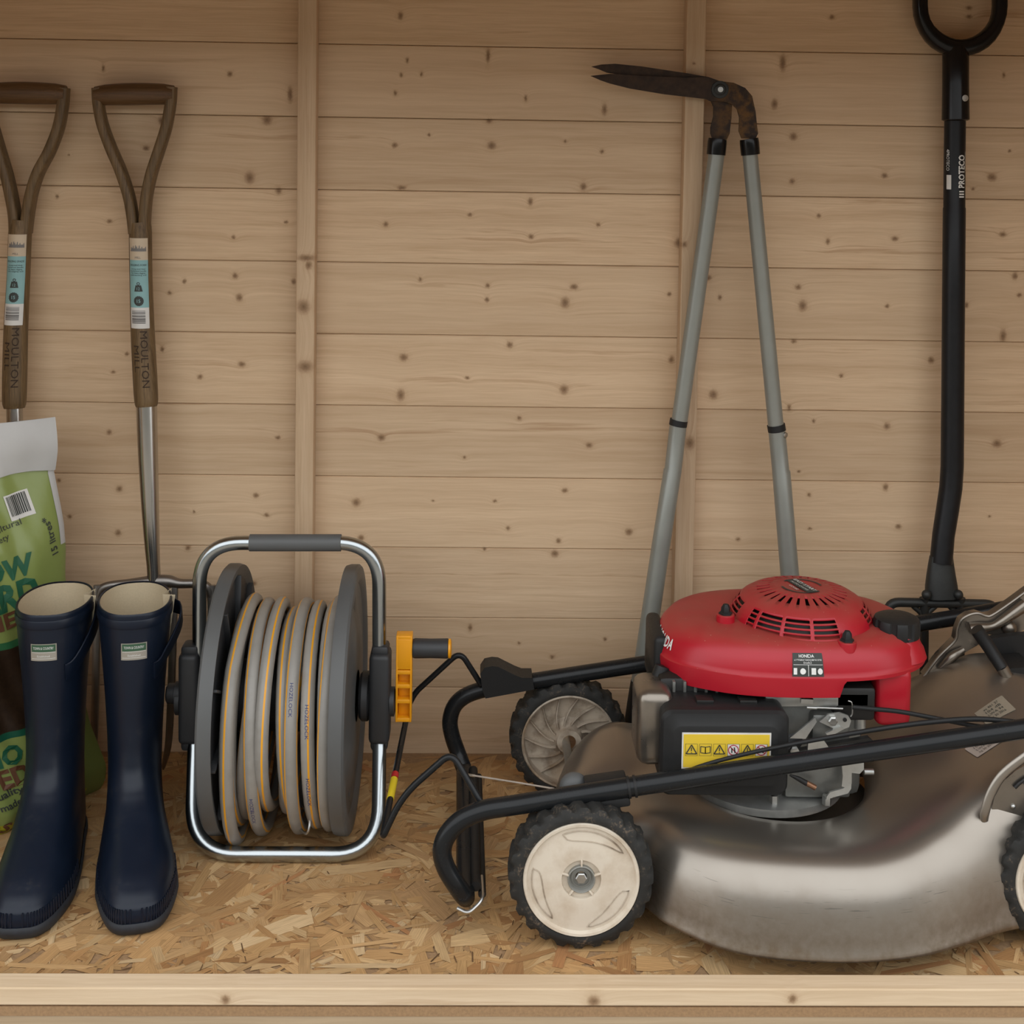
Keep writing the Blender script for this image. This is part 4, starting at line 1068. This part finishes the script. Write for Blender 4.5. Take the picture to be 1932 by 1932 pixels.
# red shroud
t = NT('red_moulded_plastic'); n1 = t.noise(t.obj(), 22, 5); n2 = t.noise(t.obj(), 350, 4); gz = t.sep(t.n('ShaderNodeNewGeometry').outputs['Normal'])
c = t.mix(n1, (.37,.006,.016), (.44,.010,.022))
dust = t.math('MULTIPLY', t.ramp(gz[2], [(.55, 0.0), (.95, .55)]), t.ramp(n1, [(.3, .45), (.7, 1.0)]))
c = t.mix(dust, c, (.26,.10,.065)); c = t.mix(t.math('MULTIPLY', t.ramp(gz[2], [(.5, 0.0), (.8, 1.0)]), t.ramp(n2, [(.70, 0.0), (.74, .7)])), c, (.55,.42,.30))
M_red = t.set(c, t.math('MULTIPLY_ADD', dust, .4, .34), 0.0, .45)
SX, SY, RX, RY = .420, -.315, .178, .122
LAY = [(.278,.985),(.279,1.0),(.300,1.012),(.3045,1.012),(.3065,1.0),(.316,.985),(.328,.955),(.337,.905),(.3425,.84),(.345,.74),(.3455,.60),(.3455,.42)]
def shroud(a, t_, off=0.0):
    """a = 0 at the right end, pi/2 on the camera side, pi at the left end; t_ = 0..1 up the layers"""
    f = t_*(len(LAY)-1); i = min(int(f), len(LAY)-2); u = f-i
    z = lerp(LAY[i][0], LAY[i+1][0], u); s = lerp(LAY[i][1], LAY[i+1][1], u)
    c, sn = math.cos(a), math.sin(a); p = 2/2.5
    x = SX+(RX*s+off)*math.copysign(abs(c)**p, c); y = SY-(RY*s+off)*math.copysign(abs(sn)**p, sn)
    if z < .3065 and x > .462 and sn > 0: z = max(z, .3045 if z < .3 else z)
    z -= .006*sstep(.30, .22, x)
    return Vector((x, y, z))
nA = 160; nL = (len(LAY)-1)*2
MB().grid(lambda u, v: shroud(2*math.pi*u, v), nA, nL, closed_u=True).build('engine_cowl', M_red, mw, angle=38)
cowl = mw.children[-1] if False else bpy.data.objects['engine_cowl']
MB().box((.538, -.372, .268), (.046, .082, .076), .010, seg=3).build('fuel_tank', M_red, mw, angle=60)
MB().lathe([(.041,-.018),(.037,-.006),(.030,.004),(.026,.020)], (.552, -.362, .326), n=40).build('filler_neck', M_red, mw, angle=60)
cap = MB(); n = 96
cpr = [(.0300,.0),(.0305,.003),(.0305,.018),(.0285,.0225),(.024,.0248),(.012,.026),(.0001,.0262)]
for (r, h) in cpr:
    for i in range(n):
        a = 2*math.pi*i/n; g = (i % 12) in (4, 5, 6, 7)
        q = r-(.0028 if (g and r > .029 and h > .001) else 0); cap.v.append(Vector((.5535+q*math.cos(a), -.362+q*math.sin(a), .3335+h)))
for j in range(len(cpr)-1): cap.f += [(j*n+i, j*n+(i+1) % n, (j+1)*n+(i+1) % n, (j+1)*n+i) for i in range(n)]
cap.build('fuel_cap', M_black_plastic, mw, angle=30)
# recoil starter cover with real slots
RC = Vector((.437, -.318, .0))
rp = [(.0965,.3395),(.0965,.3425),(.0957,.3450),(.0940,.3485),(.0930,.3508),(.0908,.3543),(.0893,.3565),(.0866,.3598),(.0850,.3618),(.0818,.3648),(.0793,.3672),(.0700,.3730),(.0600,.3768),(.0420,.3805),(.0300,.3818),(.0001,.3820)]
def keep(i, th):
    d = (math.degrees(th)+360) % 360
    if i in (2, 4, 6, 8):
        if (d % 24) < 3.2: return True
        return any(abs((d-q+180) % 360-180) < w for q, w in ((308, 17), (200, 8), (60, 16), (128, 16)))
    if i == 12: return not (1.8 < (d % 12.4) < 6.4)
    return True
cv = MB().lathe([(r, h) for r, h in rp], RC, n=360, keep=keep, capends=False).build('starter_cover', M_red, mw, angle=50)
sm = cv.modifiers.new('thickness', 'SOLIDIFY'); sm.thickness = .0018; sm.offset = -1
MB().lathe([(.088,.340),(.084,.349),(.077,.358),(.060,.368),(.030,.372),(.0001,.372)], RC, n=48).build('flywheel_fan', M_dark, mw)
MB().lathe([(.0915,.340),(.0905,.3435),(.090,.3435)], RC, n=64, capends=False).build('fan_ring', M_block_l, mw)
# label on the cover
tp = lambda x, y, d=0: RC+Vector((x*.34+y*.94, -x*.94+y*.34, .3830+d))
lb = MB(); lb.grid(lambda u, v: tp(lerp(-.028, .028, u), lerp(-.0075, .0095, v)), 2, 2).build('cover_label', M_ink, cv, smooth=False)
k = MB(); text(k, 'EASY START', lambda x, y: tp(x, y+.0030, .0005), .0052, bold=.012, width=.050); text(k, 'AUTO CHOKE', lambda x, y: tp(x, y-.0045, .0005), .0034, width=.040)
k.build('lettering', M_white_ink, bpy.data.objects['cover_label'], smooth=False)
kk = MB(); ring = []
for s_, e_ in ((25, 155), (205, 335)):
    kk.grid(lambda u, v: RC+Vector((lerp(.0255,.0285,v)*math.cos(math.radians(lerp(s_,e_,u)-20)), lerp(.0255,.0285,v)*math.sin(math.radians(lerp(s_,e_,u)-20)), .3828)), 16, 1)
kk.build('cover_ring_print', M_ink, cv, smooth=False)
k = MB(); text(k, 'GCV160', lambda x, y: tp(x+.002, y-.0155, .0), .0042, width=.020); k.build('lettering', M_white_ink, cv, smooth=False)
for (px, py, Y) in ((1369,1158,-.350),(1598,1209,-.414)):     # cover posts
    q = P(px, py, Y)
    lg = MB().lathe([(.0125,-.012),(.0120,-.001),(.011,.0)], (q.x, q.y, q.z), n=20).build('cover_lug', M_red, cv)
    MB().lathe([(.0092,0),(.0090,.002),(.0065,.0035),(.0060,.009),(.0035,.013),(.0001,.0135)], (q.x, q.y, q.z), n=6).build('cover_nut', M_black_plastic, lg, angle=25)
# printing on the cowl
def cowl_fn(px, py, lift=.0006):
    best = None
    for i in range(0, 361):
        for j in range(0, 61):
            a = math.radians(20+220*i/360); v = j/60*.85
            q = proj(shroud(a, v)); d = (q[0]-px)**2+(q[1]-py)**2
            if best is None or d < best[0]: best = (d, a, v)
    _, a0, v0 = best
    # arc length tables
    def fn(x, y):
        p = shroud(a0, v0); e = .002
        ta = (shroud(a0-e, v0)-shroud(a0+e, v0)); sa = ta.length/(2*e)
        tv = (shroud(a0, v0+e)-shroud(a0, v0-e)); sv = tv.length/(2*e)
        sgn = 1 if ta.x > -0.0005 else 1
        return shroud(a0-x/sa, min(.98, max(0, v0+y/sv)), lift)
    return fn
f_ = cowl_fn(1525, 1255, .0008); pl = MB().grid(lambda u, v: f_(lerp(-.0265, .0265, u), lerp(-.0165, .0165, v)), 12, 8).build('engine_label', M_ink, cowl)
f2 = cowl_fn(1525, 1255, .0020); k = MB()
text(k, 'HONDA', lambda x, y: f2(x-.002, y+.0105), .0044, bold=.02, width=.023); text(k, 'e11*97/68SA*2002/88*0110*00', lambda x, y: f2(x, y+.0062), .0022, width=.046); text(k, 'Emak2', lambda x, y: f2(x, y+.0028), .0025, width=.010)
for (x0, x1, y0, y1) in ((-.0245,.0245,.0012,.0017),(.0012,.0017,-.015,.001)): k.grid(lambda u, v: f2(lerp(x0, x1, u), lerp(y0, y1, v)), 6, 3)
for x0 in (-.0065, .0190): disc(k, lambda x, y: f2(x+x0, y-.0075), .0048, 3, 20)
for x0 in (-.0205, .0078):
    k.grid(lambda u, v: f2(x0+lerp(-.0035, .0035, u), lerp(-.0125, -.0025, v)), 3, 4)
k.build('lettering', M_white_ink, pl, smooth=False)
def f3(x, y):
    a0, v0, e = math.radians(170), .50, .002
    sa = (shroud(a0-e, v0)-shroud(a0+e, v0)).length/(2*e); sv = (shroud(a0, v0+e)-shroud(a0, v0-e)).length/(2*e)
    return shroud(a0-x/sa, v0+y/sv, .0012)
k = MB(); text(k, 'HONDA', lambda x, y: f3(x, y-.006), .0135, bold=.03, width=.056); k.build('lettering', M_white_ink, cowl, smooth=False)

# black inlet housing left of the cowl
MB().box((.245, -.30, .285), (.020, .10, .075), .008, seg=3).build('spark_plug_guard', M_black_plastic, mw, angle=60)
MB().lathe([(.010,0),(.012,.01),(.010,.03)], (.236, -.372, .262), (.3,.2,1), n=16).build('spark_plug_cap', M_black_plastic, mw)

# carburettor and linkages
def plate(name, pts, Y, th, mt, parent=None): return MB().prism([P(x, y, Y) for x, y in pts], (0, th, 0)).build(name, mt, parent or blk, smooth=False)
carb = MB().box((.485, -.395, .262), (.055, .045, .045), .006).build('carburettor', M_dark, mw)
MB().box((.455, -.405, .225), (.05, .03, .05), .006).build('carburettor_body', M_block, carb)
MB().lathe([(.018,0),(.020,.02),(.020,.04)], P(1515, 1370, -.38), (-.8,-.3,-.5), n=24).build('intake_elbow', M_grey_d, carb)
plate('choke_lever', [(1546,1362),(1562,1348),(1585,1345),(1600,1350),(1606,1360),(1602,1372),(1588,1377),(1572,1374)], -.428, .003, M_block_l, carb)
MB().lathe([(.0062,0),(.0062,.005),(.0045,.006)], P(1570, 1358, -.428), (0,-1,0), n=6).build('lever_bolt', M_zinc, carb, angle=20)
MB().lathe([(.0026,0),(.0026,.0008)], P(1594, 1358, -.4285), (0,-1,0), n=12).build('lever_hole', M_dark, carb)
plate('throttle_bracket', [(1490,1393),(1538,1354),(1541,1362),(1520,1394)], -.431, .003, M_block_l, carb)
plate('governor_arm', [(1558,1384),(1586,1371),(1592,1376),(1564,1391)], -.432, .004, M_block_l, carb)
plate('cable_clamp', [(1512,1319),(1535,1320),(1533,1329),(1511,1327)], -.432, .006, M_zinc, carb)
p, r = pxpath([(1522,1335,-.433,2.6),(1540,1336,-.433,3.2),(1542,1335,-.433,2.2),(1590,1337,-.433,2.2)]); MB().sweep(p, r, n=10).build('throttle_rod', M_zinc, carb)
p, r = pxpath([(1600,1322,-.43,1.4),(1607,1326,-.43,1.4),(1608,1345,-.43,1.4),(1605,1352,-.43,1.4)], 4); MB().sweep(p, r, n=8).build('link_wire', M_zinc, carb)
MB().lathe([(.008,0),(.008,.018),(.006,.02)], P(1622, 1352, -.40)+Vector((0,0,-.014)), (0,0,1), n=20).build('drain_boss', M_block_l, carb)
plate('brake_lever', [(1588,1440),(1606,1440),(1606,1472),(1602,1480),(1590,1488),(1566,1495),(1560,1503),(1559,1509),(1574,1504),(1600,1497),(1606,1488),(1607,1465)], -.436, .003, M_block_l, blk)
plate('brake_lever_tail', [(1588,1438),(1607,1438),(1607,1478),(1600,1487),(1588,1484),(1590,1465)], -.4362, .003, M_zinc, blk)
plate('brake_bracket', [(1604,1438),(1630,1437),(1630,1452),(1622,1460),(1606,1458)], -.430, .004, M_block_l, blk)
MB().lathe([(.004,0),(.004,.012)], P(1630, 1456, -.43), (1,0,0), n=12).build('bracket_screw', M_zinc, blk)
p, r = pxpath([(1490,1462,-.432,2),(1508,1470,-.434,5),(1522,1478,-.434,5.5)]); MB().sweep(p, r, n=12).build('wire_sleeve', M_dark, blk)
p, r = pxpath([(1521,1477,-.434,5.5),(1538,1486,-.434,5.5)]); MB().sweep(p, r, n=12).build('copper_terminal', simple('copper', (.32,.17,.10), .4, .8), blk)
plate('governor_plate', [(1525,1402),(1532,1400),(1555,1398),(1562,1408),(1564,1412),(1524,1417)], -.436, .006, M_block_l, blk)
MB().lathe([(.006,0),(.006,.004),(.004,.005)], P(1498, 1415, -.436), (0,-1,0), n=6).build('governor_bolt', M_zinc, blk)
plate('brake_strap', [(1485,1420),(1640,1392),(1650,1402),(1486,1432)], -.432, .008, M_dark, blk)

# folded handle: one bent tube
NR = [(1945,1373,-.49),(1700,1409,-.49),(1300,1468,-.49),(1100,1498,-.49),(970,1519,-.49),(915,1528,-.49),(874,1545,-.49),(845,1573,-.49),(834,1604,-.49),(841,1636,-.49),(860,1668,-.489),(878,1693,-.482)]
FR = [(876,1452,-.155),(864,1420,-.142),(853,1388,-.14),(849,1360,-.14),(858,1331,-.14),(882,1311,-.14),(925,1298,-.14),(1000,1286,-.14),(1220,1252,-.14),(1730,1177,-.14),(1945,1140,-.14)]
pts = [Vector(p) for p in spline([tuple(P(*q)) for q in NR], 5)]
a_ = pts[-1]; fp = [Vector(p) for p in spline([tuple(P(*q)) for q in FR], 5)]
mid = [lerp(a_, fp[0], u) for u in (.06, .15, .3, .5, .7, .85, .94)]
hb = MB().sweep(pts+mid+fp, .0118, n=20, ref=(0,1,0)).build('handlebar', M_black_tube, mw, angle=70)
cross = lerp(a_, fp[0], .5)
for dx, dz, r_ in ((.013, .006, .0065), (.021, -.004, .005)):
    d = Vector((dx, 0, dz)); MB().sweep([lerp(a_, fp[0], .04)+d, lerp(a_, fp[0], .96)+d], r_, n=12, ref=(0,0,1)).build('drive_lever', M_black_plastic, mw)
e0, e1 = lerp(a_, fp[0], .0)+Vector((0,-.004,-.006)), None
MB().sweep(fillet([a_+Vector((-.010,-.016,-.004)), a_+Vector((.004,-.018,-.010)), a_+Vector((.022,-.012,.004)), a_+Vector((.020,.03,.010))], .010), .0022, n=8).build('lever_end_wire', M_zinc, mw)
# bail
B = [P(908,1292,-.150), P(868,1229,-.150), P(784,1306,-.150), P(772,1328,-.152), P(722,1580,-.452), P(759,1501,-.450), P(852,1419,-.450), P(906,1512,-.470)]
bp = fillet(B, [0,.016,.02,.03,.008,.03,.016,0], 8)
bail = MB().sweep(bp, .0043, n=12, ref=(0,0,1)).build('bail_bar', M_black_tube, mw, angle=80)
q0, q1 = B[3], B[4]
MB().sweep([lerp(q0, q1, .565), lerp(q0, q1, .60)], .0050, n=12, ref=(0,0,1)).build('red_band', simple('red_tape', (.45,.02,.02), .5), bail)
MB().sweep([lerp(q0, q1, .605), lerp(q0, q1, .745)], .0050, n=12, ref=(0,0,1)).build('yellow_band', simple('yellow_tape', (.70,.52,.02), .5), bail)
# starter rope and guide
p, r = pxpath([(876,1461,-.30,2.6),(896,1464,-.31,2.8)]); MB().sweep(p, r, n=10).build('rope_ferrule', M_zinc, mw)
p, r = pxpath([(892,1463,-.31,1.7),(980,1477,-.38,1.7),(1068,1492,-.455,1.7)]); MB().sweep(p, r, n=8).build('starter_rope', simple('nylon_rope', (.46,.40,.34), .6), mw)
gd = P(1083, 1484, -.452); MB().sphere(gd, .0178, 20, 12, (1.05,.8,1.0)).build('starter_grip', M_grey, mw)
bx_ = P(1142, 1476, -.466); MB().box(bx_, (.052, .022, .017), .003, Matrix.Rotation(-.15, 4, 'Y')).build('cable_guide', M_black_plastic, hb)
bx_ = P(1150, 1512, -.486); MB().box(bx_, (.050, .018, .012), .003, Matrix.Rotation(-.15, 4, 'Y')).build('tube_clip', M_black_plastic, hb)
for px in (1186, 1198):
    q = P(px, lerp(1498, 1468, (px-1100)/200), -.49); MB().lathe([(.0126,-.0015),(.0132,-.0015),(.0132,.0015),(.0126,.0015)], q, (.99,0,.15), n=20, capends=False).build('cable_tie', M_black_plastic, hb)
cvp = [(906,1272),(914,1260),(928,1257),(940,1258),(972,1274),(985,1279),(1004,1279),(1008,1301),(916,1318),(910,1302)]
MB().prism([P(x, y, -.162) for x, y in cvp], (0, .036, 0)).build('bail_hinge_cover', M_black_plastic, mw, angle=30)
# control cables
for rows in ([(1608,1334,-.43,4.5),(1640,1337,-.43,4.5),(1700,1343,-.435,4.5),(1780,1358,-.45,4.5),(1850,1371,-.465,4.5),(1945,1380,-.475,4.5)],
             [(1262,1470,-.480,3.5),(1320,1446,-.478,3.8),(1400,1424,-.476,4.0),(1500,1403,-.474,4.2),(1600,1385,-.472,4.5),(1700,1369,-.470,5),(1790,1359,-.468,5.2),(1860,1357,-.47,5.2),(1945,1366,-.475,5.2)]):
    p, r = pxpath(rows, 6); MB().sweep(p, r, n=10).build('control_cable', M_black_plastic, mw)

# rear of the deck: handle bracket, flap, spring rod, height adjuster
Yk = -.215
ol = [(1743,1276),(1772,1238),(1802,1208),(1806,1188),(1813,1170),(1828,1160),(1845,1157),(1860,1162),(1872,1160),(1905,1138),(1950,1105),(1950,1180),(1915,1196),(1880,1200),(1862,1196),(1850,1214),(1826,1228),(1795,1247),(1765,1266)]
bk = MB().prism([P(x, y, Yk) for x, y in ol], (0, .016, 0)).build('handle_bracket', M_brkt, mw, angle=30)
p = [P(x, y, Yk-.001) for x, y in spline(ol[:11], 4)]; MB().sweep(p, .0024, n=8, ref=(0,1,0)).build('bracket_edge', M_brkt, bk)
p, r = pxpath([(1772,1262,Yk-.004,5),(1795,1240,Yk-.006,9),(1818,1225,Yk-.004,6)], 5); MB().sweep(p, r, n=12).build('bracket_bead', M_brkt, bk)
p, r = pxpath([(1832,1188,Yk-.004,14),(1850,1184,Yk-.006,10),(1872,1181,Yk-.006,7),(1890,1172,Yk-.006,9),(1935,1140,Yk-.006,12)], 5); MB().sweep(p, r, n=14).build('bracket_bead', M_brkt, bk)
MB().sphere(P(1904, 1184, Yk-.002), .0105, 16, 10).build('bracket_rivet', M_brkt, bk)
flp = [(1858,1207),(1905,1200),(1950,1196),(1950,1370),(1922,1345),(1890,1275),(1868,1235)]
MB().prism([P(x, y, -.245) for x, y in flp], (0, .012, 0)).build('rear_flap', M_black_plastic, mw, angle=30)
MB().prism([P(x, y, -.30) for x, y in [(1900,1262),(1950,1258),(1950,1368),(1925,1340)]], (0, .05, 0)).build('rear_flap_fold', M_black_plastic, mw, angle=30)
p, r = pxpath([(1842,1187,-.28,13),(1862,1215,-.28,13),(1892,1262,-.30,12)]); MB().sweep(p, r, n=14).build('spring_sleeve', M_black_plastic, mw)
p, r = pxpath([(1890,1258,-.30,11),(1900,1275,-.30,12),(1945,1345,-.31,12)]); MB().sweep(p, r, n=14).build('spring_rod', M_brkt, mw)
ad = MB().prism([P(x, y, -.492) for x, y in [(1868,1540),(1876,1505),(1892,1475),(1915,1455),(1950,1435),(1950,1545),(1912,1549),(1890,1546)]], (0, .004, 0)).build('height_adjuster', M_brkt, mw, angle=30)
p, r = pxpath([(1857,1548,-.500,8),(1859,1530,-.503,9.5),(1868,1500,-.503,9.5),(1885,1470,-.503,9.5),(1908,1447,-.503,9.5),(1945,1420,-.503,9.5)], 5); MB().sweep(p, r, [q*.6 for q in r], n=12).build('adjuster_rail', M_deck, ad)
MB().sphere(P(1911, 1521, -.492), .0035, 10, 8).build('adjuster_stop', M_zinc, ad)
for px, py in ((1922,1478),(1938,1470)): p, r = pxpath([(px-8,py+8,-.494,4),(px,py,-.494,4),(px+14,py-10,-.494,4)]); MB().sweep(p, r, n=10).build('adjuster_slot', M_dark, ad)
